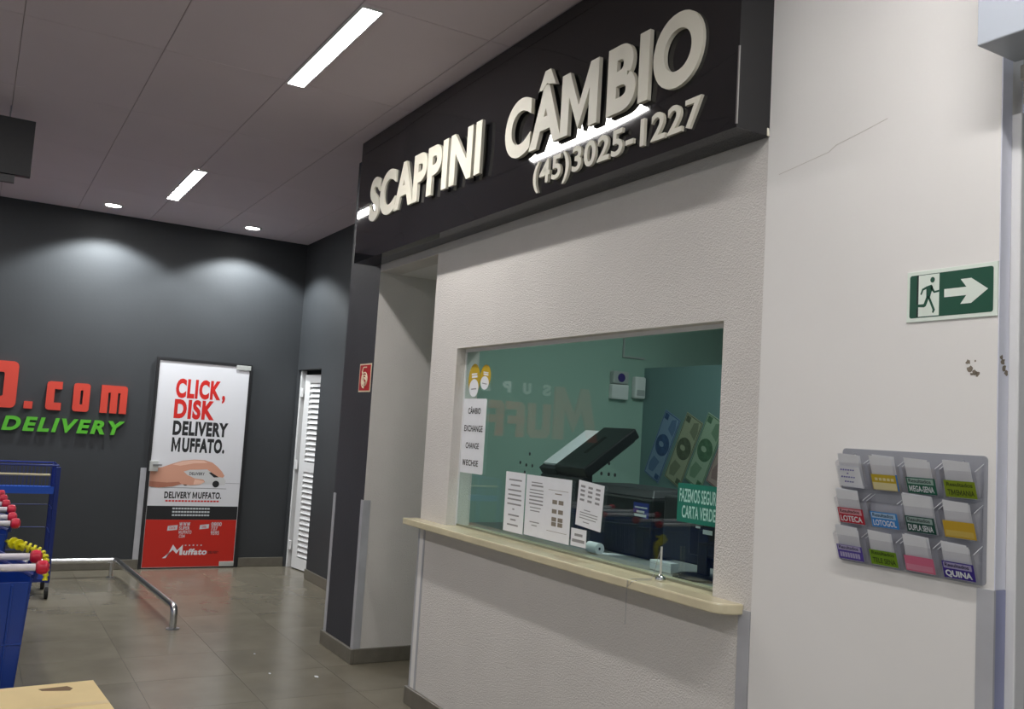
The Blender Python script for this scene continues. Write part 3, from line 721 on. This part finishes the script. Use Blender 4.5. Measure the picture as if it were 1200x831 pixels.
# ------------------------------------------------------------------ things inside the booth
pr = thing('laser_printer', 'black laser printer with blue label on booth desk', 'printer', (-4.02, 2.80, DZT))
body = MB().box(0, .612, 0, .34, 0, .285).build('printer_body', BLACKP, pr, bevel=.012)
MB().hexa([(.02, .01, .2855), (.60, .01, .2855), (.60, .33, .2855), (.02, .33, .2855)], [(.05, .04, .325), (.57, .04, .325), (.57, .31, .325), (.05, .31, .325)]).build('printer_lid', BLACKD, pr, bevel=.006)
MB().box(.06, .55, -.003, -.0005, .19, .215).build('paper_slot', mat('slot_grey', (58, 60, 64), 0.5), pr)
lb = MB().box(.475, .590, -.003, -.0005, .190, .262).build('blue_label', mat('label_blue', (38, 52, 132), 0.5), pr)
bars(pr, [(.485, .58, .236, .243), (.50, .56, .215, .225), (.485, .575, .196, .208)], PAPERG, -.0036, 'label_print')
scn = thing('document_scanner', 'black tilted document scanner with white paper above printer', 'scanner', (-4.13, 2.80, DZT))
MB().prism([(-.16, 0), (.08, 0), (.06, .36), (-.12, .36)], .06, .12).build('stand', BLACKD, scn)
def tilt_slab(x0, x1, l0, l1, t0, t1):       # slab along the tilted direction (y + z), thickness upwards
    d = Vector((0, .82, .572)); n = Vector((0, -.572, .82)); o_ = Vector((0, .0, .338)); m = MB()
    pt = lambda x, l, t: tuple(Vector((x, 0, 0))+o_+d*l+n*t)
    return m.hexa([pt(x0, l0, t0), pt(x1, l0, t0), pt(x1, l1, t0), pt(x0, l1, t0)], [pt(x0, l0, t1), pt(x1, l0, t1), pt(x1, l1, t1), pt(x0, l1, t1)])
tilt_slab(-.245, .16, -.02, .385, -.012, .008).build('base_plate', BLACKD, scn, bevel=.004)
tilt_slab(-.250, -.088, .0, .385, .0085, .046).build('paper_tray', BLACKD, scn)
tilt_slab(-.232, -.088, .03, .37, .0465, .060).build('paper_stack', PAPER, scn)
tilt_slab(-.087, .200, .0, .40, .0085, .068).build('scanner_lid', BLACKP, scn, bevel=.008)
tilt_slab(.03, .06, .14, .30, .0685, .070).build('lid_groove', mat('groove_black', (8, 8, 9), 0.6), scn)
mo = thing('computer_monitor', 'black computer monitor seen from behind at window right', 'monitor', (-2.93, 2.68, DZT))
MB().lathe([(.115, 0), (.115, .008), (.10, .013), (.03, .016)], 24).build('base', BLACKP, mo)
MB().box(-.028, .028, .005, .03, .014, .20).build('neck', BLACKP, mo, bevel=.004)
MB().box(-.29, .29, .0305, .062, .045, .325).build('screen_back', BLACKD, mo, bevel=.01)
MB().box(-.09, .09, .008, .0304, .09, .25).build('back_bulge', BLACKP, mo, bevel=.008)
MB().box(.0, .055, .0045, .0075, .185, .203).build('label', PAPERG, mo)
MB().box(-.045, -.02, .0045, .0075, .205, .213).build('logo', PAPERG, mo)
ro = thing('receipt_roll', 'white receipt paper roll on the desk behind glass', 'paper roll', (-3.70, 2.66, DZT+.028))
n = 20; mb = MB()
prof = [(.027, 0), (.027, .085), (.007, .085), (.007, 0)]
vs = []; 
for r, x in prof:
    for k in range(n): vs.append((x, r*math.cos(2*PI*k/n), r*math.sin(2*PI*k/n)))
mb.add(vs, [(i*n+k, i*n+(k+1) % n, ((i+1) % 4)*n+(k+1) % n, ((i+1) % 4)*n+k) for i in range(4) for k in range(n)])
mb.build('roll', PAPER, ro, smooth=True)
MB().cyl((.002, 0, 0), (.084, 0, 0), .0066, 12).build('core', INK, ro)
MB().hexa([(.004, .026, -.0275), (.080, .026, -.0275), (.14, .12, -.0275), (.06, .12, -.0275)], [(.004, .026, -.0268), (.080, .026, -.0268), (.14, .12, -.0268), (.06, .12, -.0268)]).build('paper_tail', PAPER, ro)
wbx = thing('card_box', 'small white card box lying beside the monitor foot', 'box', (-3.20, 2.63, DZT))
MB().box(0, .14, 0, .045, 0, .042).build('box_body', PAPER, wbx, bevel=.002)
MB().box(.005, .145, -.0012, -.0002, .028, .0285).build('lid_seam', GREYINK, wbx)

# wall boxes on the inner side wall (local x runs along +y)
kb = thing('alarm_keypad', 'white wall keypad with violet lamp inside the booth', 'keypad', (-5.02, 3.70, 1.915), PI/2)
MB().box(0, .14, -.04, 0, 0, .10).build('lower_case', WHITE, kb, bevel=.006)
MB().box(.0, .13, -.05, 0, .102, .19).build('upper_case', mat('case_grey', (176, 180, 178), 0.5), kb, bevel=.01)
MB().cyl((.065, -.054, .146), (.065, -.0505, .146), .030, 14).build('lamp_lens', mat('lens_violet', (66, 50, 120), 0.2), kb)
kb = thing('wall_sensor', 'slim white wall sensor in the booth corner', 'sensor', (-5.02, 3.89, 1.93), PI/2)
MB().box(0, .09, -.05, 0, 0, .15).build('sensor_case', WHITE, kb, bevel=.012)
MB().box(.012, .078, -.053, -.0505, .02, .06).build('sensor_lens', MATS['case_grey'], kb)
kb = thing('cable_trunking', 'thin pale cable trunking on booth inner wall', 'trunking', (-5.02, 3.80, 2.205), PI/2)
MB().box(0.0, .19, -.012, 0, 0, .012).build('trunking_run', MATS['case_grey'], kb)
MB().box(-.001, .011, -.012, 0, .0125, .68).build('trunking_rise', MATS['case_grey'], kb)

# banknote pictures on the partition (generic notes)
NG = [((-4.79, 1.615), 'blue', (58, 84, 128), (128, 150, 180), 'blue banknote picture farthest left on the booth partition'),
      ((-4.575, 1.60), 'olive', (88, 94, 74), (164, 166, 140), 'olive banknote picture second from left on the booth partition'),
      ((-4.375, 1.60), 'green', (78, 112, 84), (158, 178, 154), 'green banknote picture third from left on the booth partition'),
      ((-4.175, 1.60), 'rose', (128, 92, 96), (178, 152, 146), 'rose banknote picture nearest the window jamb on booth partition')]
for (c, nm, c1, c2, lab) in NG:
    t = thing('banknote_picture', lab, 'picture', (c[0], 3.995, c[1]), 0, 'banknote pictures on the booth partition'); t.rotation_euler = (0, -math.radians(65), 0)
    A, B = .235, .084
    MB().prism(quad(-A, A, -B, B), -.002, .002).build('picture_sheet', mat('note_pale_'+nm, c2, 0.7), t)
    m1 = mat('note_dark_'+nm, c1, 0.7, var=0.25, vscale=30)
    for pg in (ellipse(.01, 0, .075, .070, 24), quad(-A+.014, -A+.050, -B+.014, -B+.055), quad(A-.055, A-.014, B-.055, B-.014)): flats(t, [pg], m1, -.0026, 'printed_ornament')
    filled(t, [(.10, -.065), (.16, -.07), (.22, -.05), (.20, -.01), (.13, .0)], mat('note_mid_'+nm, tuple((a+b)//2 for a, b in zip(c1, c2)), .7), -.0026, 'printed_seal')
    filled(t, [(-.19, .0), (-.10, -.03), (-.09, .04), (-.15, .065), (-.20, .05)], MATS['note_mid_'+nm], -.0026, 'printed_seal')
    flats(t, [quad(-A+.004, A-.004, B-.009, B-.004), quad(-A+.004, A-.004, -B+.004, -B+.009), quad(-A+.004, -A+.009, -B+.009, B-.009), quad(A-.009, A-.004, -B+.009, B-.009)], m1, -.0026, 'printed_border')
    flats(t, [ellipse(.012, .012, .018, .026, 18)], MATS['note_pale_'+nm], -.0030, 'printed_portrait')

# pen on chain
pn = thing('counter_pen', 'chained pen standing in round metal base on counter', 'pen', (-2.88, 2.425, ZT))
MB().lathe([(.020, 0), (.0215, .008), (.019, .017), (.010, .021), (.006, .026)], 20).build('base', CHROME, pn, smooth=True)
MB().cyl((0, 0, .022), (-.003, .002, .135), .0048, 10, .0042).build('pen_barrel', mat('pen_silver', (206, 206, 200), 0.35, 0.3), pn)
pts = []
path = [(-.004, .002, .13), (-.017, -.004, .085), (-.024, -.012, .03), (-.032, -.02, .004), (-.048, -.06, .003), (-.055, -.10, .003), (-.056, -.1205, -.004), (-.056, -.122, -.06), (-.056, -.122, -.16), (-.058, -.122, -.175)]
MB().tube(path, .0011, 5).build('chain', STEEL, pn)
mb = MB()
mb.tube([(-.056, -.1215, -.03), (-.048, -.1215, -.02), (-.04, -.1215, -.018), (-.03, -.1205, -.004), (-.02, -.10, .003), (-.012, -.04, .003)], .0011, 5)
mb.build('chain_return', STEEL, pn)

# ================================================================== EXIT AND FIRE SIGNS
ex = thing('exit_sign', 'green exit sign with running figure and right arrow', 'sign', (-1.772, YB-.004, 2.050))
EW, EH = .285, .153
MB().box(0, EW, -.004, 0, 0, EH).build('sign_plate', EXITW, ex, bevel=.001)
MB().prism(rrect(.010, EW-.012, .012, EH-.012, .007), -.0046, -.0041).build('green_field', EXITG, ex)
dr = quad(.040, .108, .015, .139)
flats(ex, [dr], EXITW, -.0050, 'doorway')
flats(ex, [quad(.034, .039, .015, .139)], mat('sign_black', (20, 30, 28), 0.5), -.0050, 'doorway_edge')
man = MB(); man.keepn = True
yy = -.0054
man.flat(ellipse(.086, .122, .0075, .0085, 14), yy)
man.flat([(.066, .104), (.083, .108), (.088, .100), (.078, .070), (.066, .070)], yy)           # torso
man.flat([(.066, .104), (.052, .098), (.046, .082), (.051, .080), (.056, .093), (.068, .097)], yy)     # rear arm
man.flat([(.083, .106), (.094, .088), (.108, .090), (.108, .084), (.091, .082), (.080, .096)], yy)  # front arm
man.flat([(.067, .074), (.077, .074), (.066, .046), (.060, .042), (.040, .044), (.034, .036), (.032, .044), (.036, .052), (.058, .052)], yy)  # rear leg
man.flat([(.070, .074), (.078, .072), (.096, .032), (.090, .022), (.086, .026), (.088, .032)], yy)   # front leg
man.build('running_figure', EXITG, ex)
flats(ex, [[(.124, .066), (.193, .066), (.193, .090), (.124, .090)], [(.193, .066), (.175, .042), (.208, .042), (.258, .078), (.208, .114), (.175, .114), (.193, .090)]], EXITW, -.0050, 'arrow')
fs_ = thing('fire_hose_sign', 'small red square hose sign on dark pillar', 'sign', (-6.318, YB, 1.872))
MB().box(0, .225, -.003, 0, 0, .204).build('sign_plate', FIREC, fs_)
MB().prism(quad(.010, .215, .010, .194), -.0036, -.0031).build('red_field', FIRER, fs_)
mb = MB()
sp = [(.112+(.010+.0095*a/PI)*math.cos(a), .088+(.010+.0095*a/PI)*math.sin(a)) for a in [PI*k/8 for k in range(0, 45)]]
mb.tube([(x, -.0045, z) for x, z in sp]+[(.060, -.0045, .150), (.082, -.0045, .178), (.14, -.0045, .178)], .0052, 5)
mb.build('hose_symbol', FIREC, fs_)

# ================================================================== LOTTERY RESULTS RACK
rk = thing('leaflet_rack', 'grey wall rack with twelve clear leaflet pockets', 'rack', (-1.992, YB-.0045, 1.312))
RW, RH = .484, .351
MB().prism(rrect(0, RW, 0, RH, .012), -.004, 0).build('back_panel', ACR, rk)
for x in (.05, .415): MB().cyl((x, -.006, RH-.018), (x, -.0041, RH-.018), .0035, 8).build('screw', CHROME, rk)
names = [[None, ('gold', '', (196, 170, 40)), ('dkgreen', 'MEGA-SENA', (28, 96, 72)), ('lime', 'TIMEMANIA', (128, 150, 20))],
         [('crimson', 'LOTECA', (186, 34, 54)), ('azure', 'LOTOGOL', (52, 136, 210)), ('dkgreen2', 'DUPLA SENA', (18, 74, 62)), ('ochre', '', (206, 168, 44))],
         [('violet', '', (84, 66, 160)), ('lime2', 'TELE SENA', (110, 150, 16)), ('pink', '', (214, 108, 140)), ('purple', 'QUINA', (58, 38, 140))]]
lowlab = {(1, 0): 'gold-labelled', (2, 0): 'MEGA-SENA', (3, 0): 'TIMEMANIA', (0, 1): 'LOTECA', (2, 1): 'DUPLA SENA', (3, 1): 'ochre-labelled', (0, 2): 'violet-labelled', (1, 2): 'TELE SENA', (2, 2): 'pink-labelled', (3, 2): 'QUINA', (0, 0): 'top left'}
PW = .108
for r in range(3):
    for c in range(4):
        x0 = .006+.1205*c; z0 = .228-.1115*r
        fb, ft, fh = -.020, -.047, .078          # front panel: bottom depth, top depth, height
        pk = MB()
        # clear front, two sides, floor as thin plates
        th = .002
        pk.hexa([(x0, fb, z0), (x0+PW, fb, z0), (x0+PW, fb+th, z0), (x0, fb+th, z0)], [(x0, ft, z0+fh), (x0+PW, ft, z0+fh), (x0+PW, ft+th, z0+fh), (x0, ft+th, z0+fh)])
        pock = pk.build('pocket', CLEAR, rk)
        for sx in (x0, x0+PW-th):
            mb = MB(); poly = [(fb+th, z0), (-.0045, z0), (-.0045, z0+fh+.022), (ft+th, z0+fh)]
            vs = [(sx, y, z) for y, z in poly]+[(sx+th, y, z) for y, z in poly]
            mb.add(vs, [(0, 1, 2, 3), (7, 6, 5, 4), (0, 4, 5, 1), (1, 5, 6, 2), (2, 6, 7, 3), (3, 7, 4, 0)])
            mb.build('pocket_side', CLEAR, pock)
            mb = MB().tube([(sx+th/2, ft+th, z0+fh+.0006), (sx+th/2, -.0048, z0+fh+.0226)], .0009, 4); mb.build('pocket_edge', PAPERG, pock)
        MB().box(x0+th, x0+PW-th, fb+th, -.0045, z0, z0+th).build('pocket_floor', CLEAR, pock)
        info = names[r][c]
        sl = (ft-fb)/fh
        def on_front(pts, off):                 # x, height on the front panel -> 3d, in front (off < 0) or behind
            return [(x, fb+sl*h+off, z0+h) for x, h in pts]
        def front_text(text, xa, xb, ha, hb, material, w, off, nm):
            mb = MB(); mb.keepn = True
            for ch, vs, fs in layout(text, xa, xb, ha, hb, w): mb.add(on_front(vs, off), fs)
            mb.build(nm, material, pock)
        if info:
            nm, word, col = info
            cm = mat('card_'+nm, col, 0.6)
            light = mat('card_light_'+nm, tuple(int(v+(235-v)*.62) for v in col), 0.6)
            dk_ = mat('card_ink_'+nm, tuple(int(v*.45) for v in col), 0.6)
            h1 = .050 if r < 2 or c == 3 else .048
            mb = MB(); mb.keepn = True; mb.add(on_front(quad(x0+.008, x0+PW-.006, .004, h1), -.0007), [(0, 1, 2, 3)])
            mb.build('title_card', cm, pock)
            if nm == 'gold':
                mb = MB(); mb.keepn = True; mb.add(on_front(quad(x0+.010, x0+PW-.016, .005, .026), -.0011), [(0, 1, 2, 3)]); mb.build('title_band', light, pock)
                mb = MB(); mb.keepn = True
                for k in range(5): mb.add(on_front(quad(x0+.02+.014*k, x0+.03+.014*k, .032, .040), -.0011), [(0, 1, 2, 3)])
                mb.build('card_print', light, pock)
                mb = MB(); mb.keepn = True; mb.add(on_front(quad(x0+PW-.014, x0+PW-.007, .004, .052), -.0013), [(0, 1, 2, 3)]); mb.build('card_edge', mat('card_azure_edge', (70, 120, 180), .6), pock)
            elif nm in ('ochre', 'pink'):
                mb = MB(); mb.keepn = True; mb.add(on_front(quad(x0+.012, x0+PW-.012, .008, .024), -.0011), [(0, 1, 2, 3)]); mb.build('title_band', mat('card_band_'+nm, tuple(int(v+(225-v)*.25) for v in col), .6), pock)
            elif nm.startswith('lime'):
                front_text('Resultados', x0+.016, x0+PW-.014, .034, .045, dk_, 'B', -.0012, 'card_heading')
                front_text(word, x0+.016, x0+PW-.012, .010, .025, dk_, 'B', -.0012, 'card_title')
            else:
                mb = MB(); mb.keepn = True; mb.add(on_front(quad(x0+.012, x0+PW-.012, .031, .047), -.0011), [(0, 1, 2, 3)]); mb.build('title_band', light, pock)
                front_text('Resultados', x0+.016, x0+PW-.020, .035, .045, dk_, 'B', -.0015, 'card_heading')
                if word: front_text(word, x0+.014, x0+PW-.014, .009, .026, mat('card_white', (228, 232, 234), .6), 'X' if word == 'QUINA' else 'B', -.0012, 'card_title')
                else:
                    mb = MB(); mb.keepn = True
                    for k in range(8): mb.add(on_front(quad(x0+.016+.0095*k, x0+.0235+.0095*k, .010, .025), -.0012), [(0, 1, 2, 3)])
                    mb.build('card_title', light, pock)
        # paper slips standing in the pocket (a thing of their own)
        if (c, r) in lowlab:
            rr = random.Random(r*7+c*3+1)
            hh = {(2, 1): .112, (3, 2): .100, (2, 2): .108, (1, 1): .09}.get((c, r), .106)
            tall = thing('result_slips', 'white result slips standing in the %s rack pocket' % lowlab[(c, r)], 'paper slips', (-1.992+x0, YB-.0045, 1.312+z0), 0, 'result slips in the wall rack')
            for k in range(3):
                dx = rr.uniform(-.003, .004); dh = rr.uniform(-.006, .004) if k else 0; sk = rr.uniform(-.004, .004)
                yb_, yt_ = fb+.004+.0025*k, ft*(hh/fh)*0.86+.005+.0035*k
                xa, xb = .011+dx, PW-.020+dx
                if (c, r) == (2, 1): xa -= .004; xb += .012
                mb = MB()
                mb.hexa([(xa, yb_, .0025), (xb, yb_, .0025), (xb, yb_+.001, .0025), (xa, yb_+.001, .0025)],
                        [(xa+sk, yt_, hh+dh), (xb+sk, yt_, hh+dh-.004), (xb+sk, yt_+.001, hh+dh-.004), (xa+sk, yt_+.001, hh+dh)])
                mb.build('slip', PAPER, tall)
nt_ = thing('taped_note', 'white handwritten note taped over top left rack pocket', 'note', (-1.992+.012, YB-.0045, 1.312+.228))
mb = MB(); mb.hexa([(0, -.024, .006), (.088, -.024, .002), (.088, -.0232, .002), (0, -.0232, .006)], [(.004, -.047, .068), (.086, -.047, .066), (.086, -.0462, .066), (.004, -.0462, .068)])
mb.build('note_sheet', PAPER, nt_)
mb = MB(); mb.keepn = True
for h, xa, xb in ((.054, .014, .068), (.043, .036, .044), (.032, .012, .066), (.018, .022, .052)):
    x = xa
    while x < xb:
        y_ = -.024-.371*(h-.004)-.0012
        mb.flat([(x, h), (x+.006, h), (x+.006, h+.005), (x, h+.005)], y_); x += .009
mb.build('handwriting', mat('ink_violet', (90, 88, 150), .7), nt_)

# ================================================================== STEEL RAIL
rl = thing('bumper_rail', 'low bent stainless steel bumper rail bolted to floor', 'rail', (0, 0, 0))
RAILS = mat('satin_steel', (205, 205, 205), 0.27, 1.0)
RZ = .165; rr_ = .027
def bend(p, c, q, n=6, r=.07):
    p, c, q = Vector(p), Vector(c), Vector(q); a = c+(p-c).normalized()*r; b = c+(q-c).normalized()*r
    return [tuple((1-t)**2*a+2*t*(1-t)*c+t*t*b) for t in [k/n for k in range(n+1)]]
A = (-9.78, -1.4, RZ); B = (-9.78, 1.36, RZ); D = (-7.41, 1.475, RZ); E_ = (-7.41, 1.475, 0.006)
path = [A]+bend(A, B, D, r=.05)+bend(B, D, E_, r=.06)+[E_]
MB().tube(path, rr_, 16).build('rail_tube', RAILS, rl, smooth=True)
for (x, y) in ((-9.78, 1.32), (-9.78, 0.2), (-9.78, -1.0)):
    MB().cyl((x, y, .006), (x, y, RZ-.02), .020, 12).build('post', CHROME, rl, smooth=True)
    MB().cyl((x, y, 0), (x, y, .006), .040, 16).build('floor_flange', STEEL, rl)
MB().cyl((-7.41, 1.475, 0), (-7.41, 1.475, .006), .050, 16).build('floor_flange', STEEL, rl)

# ================================================================== HANGING BOARD
hb = thing('hanging_board', 'dark grey board hanging from ceiling at upper left', 'board', (-7.0, 0, 0), 0)
MB().box(-.06, 0, -1.6, .193, 3.182, 3.572).build('board_panel', mat('board_grey', (54, 54, 56), 0.5), hb, bevel=.004)
MB().box(-.05, -.01, -1.6, .10, 3.128, 3.178).build('lower_strip', mat('board_strip', (78, 78, 80), 0.5), hb)
for y in (.035, -1.3): MB().cyl((-.03, y, 3.570), (-.03, y, ZC), .005, 8).build('hanging_rod', STEEL, hb)

# ================================================================== SHOPPING CARTS (rear towards +x, front towards -x)
def make_cart(label, flap=True):
    t = thing('shopping_cart', label, 'cart', (0, 0, 0), 0, 'blue shopping carts nested in a row')
    Lb = .84; yr, yf = .262, .165; zr, zf = .50, .62; ztop_r, ztop_f = .955, .90; th = .008
    # basket sides
    for s in (-1, 1):
        mb = MB()
        a = [(-.01, s*(yr-.03), zr), (-Lb, s*(yf-.02), zf), (-Lb, s*yf, ztop_f), (-.01, s*yr, ztop_r)]
        b = [(x, y-s*th, z) for x, y, z in a]
        mb.add(a+b, [(0, 1, 2, 3), (7, 6, 5, 4), (0, 4, 5, 1), (1, 5, 6, 2), (2, 6, 7, 3), (3, 7, 4, 0)])
        sd = mb.build('basket_side', BLUE, t)
        for k in range(1, 12):
            f = k/12
            x = -.01-(Lb-.01)*f
            p0_ = Vector((x, s*((yr-.03)*(1-f)+(yf-.02)*f+.003), zr*(1-f)+zf*f)); p1_ = Vector((x, s*(yr*(1-f)+yf*f+.003), ztop_r*(1-f)+ztop_f*f))
            MB().tube([p0_, p1_], .004, 4).build('rib', BLUE, sd)
    MB().add([(-.01, -yr+.03, zr), (-Lb, -yf+.02, zf), (-Lb, yf-.02, zf), (-.01, yr-.03, zr), (-.01, -yr+.03, zr+th), (-Lb, -yf+.02, zf+th), (-Lb, yf-.02, zf+th), (-.01, yr-.03, zr+th)],
             [(0, 1, 2, 3), (7, 6, 5, 4), (0, 4, 5, 1), (1, 5, 6, 2), (2, 6, 7, 3), (3, 7, 4, 0)]).build('basket_floor', BLUE, t)
    MB().hexa([(-Lb-th, -yf+.02, zf), (-Lb, -yf+.02, zf), (-Lb, yf-.02, zf), (-Lb-th, yf-.02, zf)], [(-Lb-th, -yf, ztop_f), (-Lb, -yf, ztop_f), (-Lb, yf, ztop_f), (-Lb-th, yf, ztop_f)]).build('basket_front', BLUE, t)
    # rim and handle
    MB().tube([(0, -yr, ztop_r+.005), (-Lb, -yf, ztop_f+.005), (-Lb, yf, ztop_f+.005), (0, yr, ztop_r+.005)], .009, 6).build('basket_rim', BLUED, t)
    MB().cyl((.025, -.265, 1.0), (.025, .265, 1.0), .0145, 14).build('handle_bar', mat('handle_white', (224, 220, 226), .35), t, smooth=True)
    for s in (-1, 1):
        MB().lathe([(.012, -.022), (.024, -.016), (.029, 0), (.026, .018), (.012, .026)], 14).build('handle_cap', CAPR, t, (.025, s*.288, 1.0), (s*-PI/2, 0, 0), smooth=True)
        MB().tube([(.025, s*.270, .982), (.012, s*(yr+.006), .955)], .009, 6).build('handle_bracket', BLUED, t)
    if flap:
        mb = MB(); mb.hexa([(.0, -yr+.035, zr), (.008, -yr+.035, zr), (.008, yr-.035, zr), (0, yr-.035, zr)], [(.004, -yr+.012, .94), (.012, -yr+.012, .94), (.012, yr-.012, .94), (.004, yr-.012, .94)])
        fp = mb.build('rear_flap', BLUE, t)
        for k in range(9):
            y = -.18+.045*k
            MB().tube([(.011, y, zr+.01), (.015, y*1.06, .93)], .005, 5).build('rib', BLUE, fp)
        MB().tube([(.012, -yr+.02, .70), (.012, yr-.02, .70)], .005, 5).build('rib', BLUE, fp)
    # chassis
    for s in (-1, 1):
        MB().tube([(-.03, s*(yr-.035), zr-.004), (-.06, s*.245, .30), (-.02, s*.25, .165), (-.25, s*.235, .15), (-.80, s*.165, .16)], .012, 6).build('chassis_tube', BLUED, t)
        for x, y in ((-.04, .25), (-.78, .167)):
            MB().box(x-.022, x+.022, s*y-.014, s*y+.014, .075, .150).build('caster_fork', STEEL, t)
            MB().cyl((x, s*y-.0135, .060), (x, s*y+.0135, .060), .058, 16).build('wheel', RUBBER, t)
    return t
ca = make_cart('blue shopping cart nearest the cardboard box with rear flap down'); ca.location = (-4.155, .012, 0)
nest = make_cart('blue shopping cart nested just ahead of the nearest one', False); nest.location = (-4.445, .005, 0)
cb = dup(ca, (-5.655, -.03, 0), label='blue shopping cart at the rear of the far nested row')
labs = ['second', 'third', 'fourth', 'fifth', 'sixth']
for lbl, x, y in zip(labs, (-5.95, -6.38, -6.71, -7.07, -7.43), (-.035, -.025, -.045, -.05, -.055)):
    dup(nest, (x, y, 0), label='%s blue shopping cart from the rear of the far nested row' % lbl)
ys_ = thing('ribbed_strap', 'yellow ribbed plastic strap between the two cart rows', 'strap', (0, 0, 0))
pts = [Vector((-5.69, .224, .90)), Vector((-5.58, .258, .902)), Vector((-5.52, .30, .895)), Vector((-5.51, .34, .882)), Vector((-5.50, .38, .868)), Vector((-5.48, .405, .845)), Vector((-5.46, .415, .81)), Vector((-5.45, .418, .77)), Vector((-5.44, .416, .73))]
MB().tube(pts, .010, 8).build('strap_core', YELL, ys_)
for k in range(13):
    f = 1+k/12*(len(pts)-2); i = min(int(f), len(pts)-2); p = pts[i].lerp(pts[i+1], f-i); d = (pts[i+1]-pts[i]).normalized()
    MB().cyl(p-d*.006, p+d*.006, .030*(1-.55*(k/12)), 12).build('rib', YELL, ys_)

# tall wire trolley standing before the back wall
tr = thing('wire_trolley', 'tall blue wire trolley with upper basket near the back wall', 'trolley', (-8.80, .69, 0), 0)
TD, TW = .46, .80            # depth to -x, width to -y
for x in (0, -TD):
    for y in (0, -TW):
        MB().box(x-.018, x+.018, y-.018, y+.018, .135, 1.115).build('post', BLUED, tr, bevel=.004)
        MB().box(x-.02, x+.02, y-.014, y+.014, .075, .134).build('caster_fork', STEEL, tr)
        MB().cyl((x, y-.0135, .052), (x, y+.0135, .052), .052, 16).build('wheel', RUBBER, tr)
for z in (1.125, .90):
    MB().tube([(0, 0, z), (-TD, 0, z), (-TD, -TW, z), (0, -TW, z)], .009, 6, closed=True).build('basket_rim', BLUED, tr)
for k in range(1, 27):
    y = -TW*k/27
    for x in (.0, -TD): MB().tube([(x, y, .905), (x, y, 1.12)], .0022, 4).build('wire', BLUED, tr)
for k in range(1, 14):
    x = -TD*k/14
    for y in (0, -TW): MB().tube([(x, y, .905), (x, y, 1.12)], .0022, 4).build('wire', BLUED, tr)
MB().box(-TD+.02, -.02, -TW+.02, -.02, .905, .918).build('basket_tray', BLUEL, tr)
MB().box(-.004, .010, -TW+.02, -.02, .885, .945).build('tray_front', BLUEL, tr)
MB().cyl((.012, -TW+.03, 1.045), (.012, -.06, 1.045), .010, 8).build('front_bar', mat('bar_cream', (196, 186, 150), .4), tr)
MB().box(-TD, 0, -TW, 0, .14, .165).build('lower_deck', BLUED, tr)
for z in (.35, .55, .75):
    MB().tube([(-TD, -.01, z), (-TD, -TW+.01, z)], .004, 5).build('rear_rail', BLUED, tr)
    MB().tube([(.012, -.02, z), (-TD+.02, -.012, z)], .004, 5).build('side_rail', BLUED, tr)

# cardboard box in the foreground
bx = thing('cardboard_box', 'tan cardboard box with hand slot at bottom left corner', 'box', (-3.94, .505, 0), math.radians(4))
MB().box(0, .60, -.70, 0, 0, .588).build('box_body', CARDB, bx, bevel=.004)
MB().box(.0, .297, -.70, 0, .5885, .593).build('top_flap', CARDB, bx)
MB().box(.303, .60, -.70, 0, .5885, .593).build('top_flap', CARDB, bx)
mb = MB()
mb.add([(.055, -.20, .5934), (.085, -.19, .5934), (.115, -.10, .5934), (.085, -.085, .5934), (.05, -.10, .5934)], [(0, 1, 2, 3, 4)])
mb.build('hand_slot', CARDD, bx)
MB().box(.28, .32, -.70, 0, .5932, .5936).build('packing_tape', mat('tape_tan', (214, 190, 140), .3), bx)
# bits of litter on the floor
for k, (x, y) in enumerate(((-5.82, 2.08), (-5.98, 1.82), (-6.5, 1.86))):
    s = (.022, .012, .010)[k]
    o = MB().prismz([(-s, -s*.4), (s*.2, -s*.6), (s, 0), (s*.3, s*.5), (-s*.7, s*.4)], 0.0003, .0025).build('paper_scrap', PAPER, None, (x, y, 0))
    tag(o, ('largest white paper scrap on the floor beside pillar', 'middle white paper scrap on the floor', 'faint white paper scrap on floor farthest from booth')[k], 'scrap', 'paper scraps on the floor')
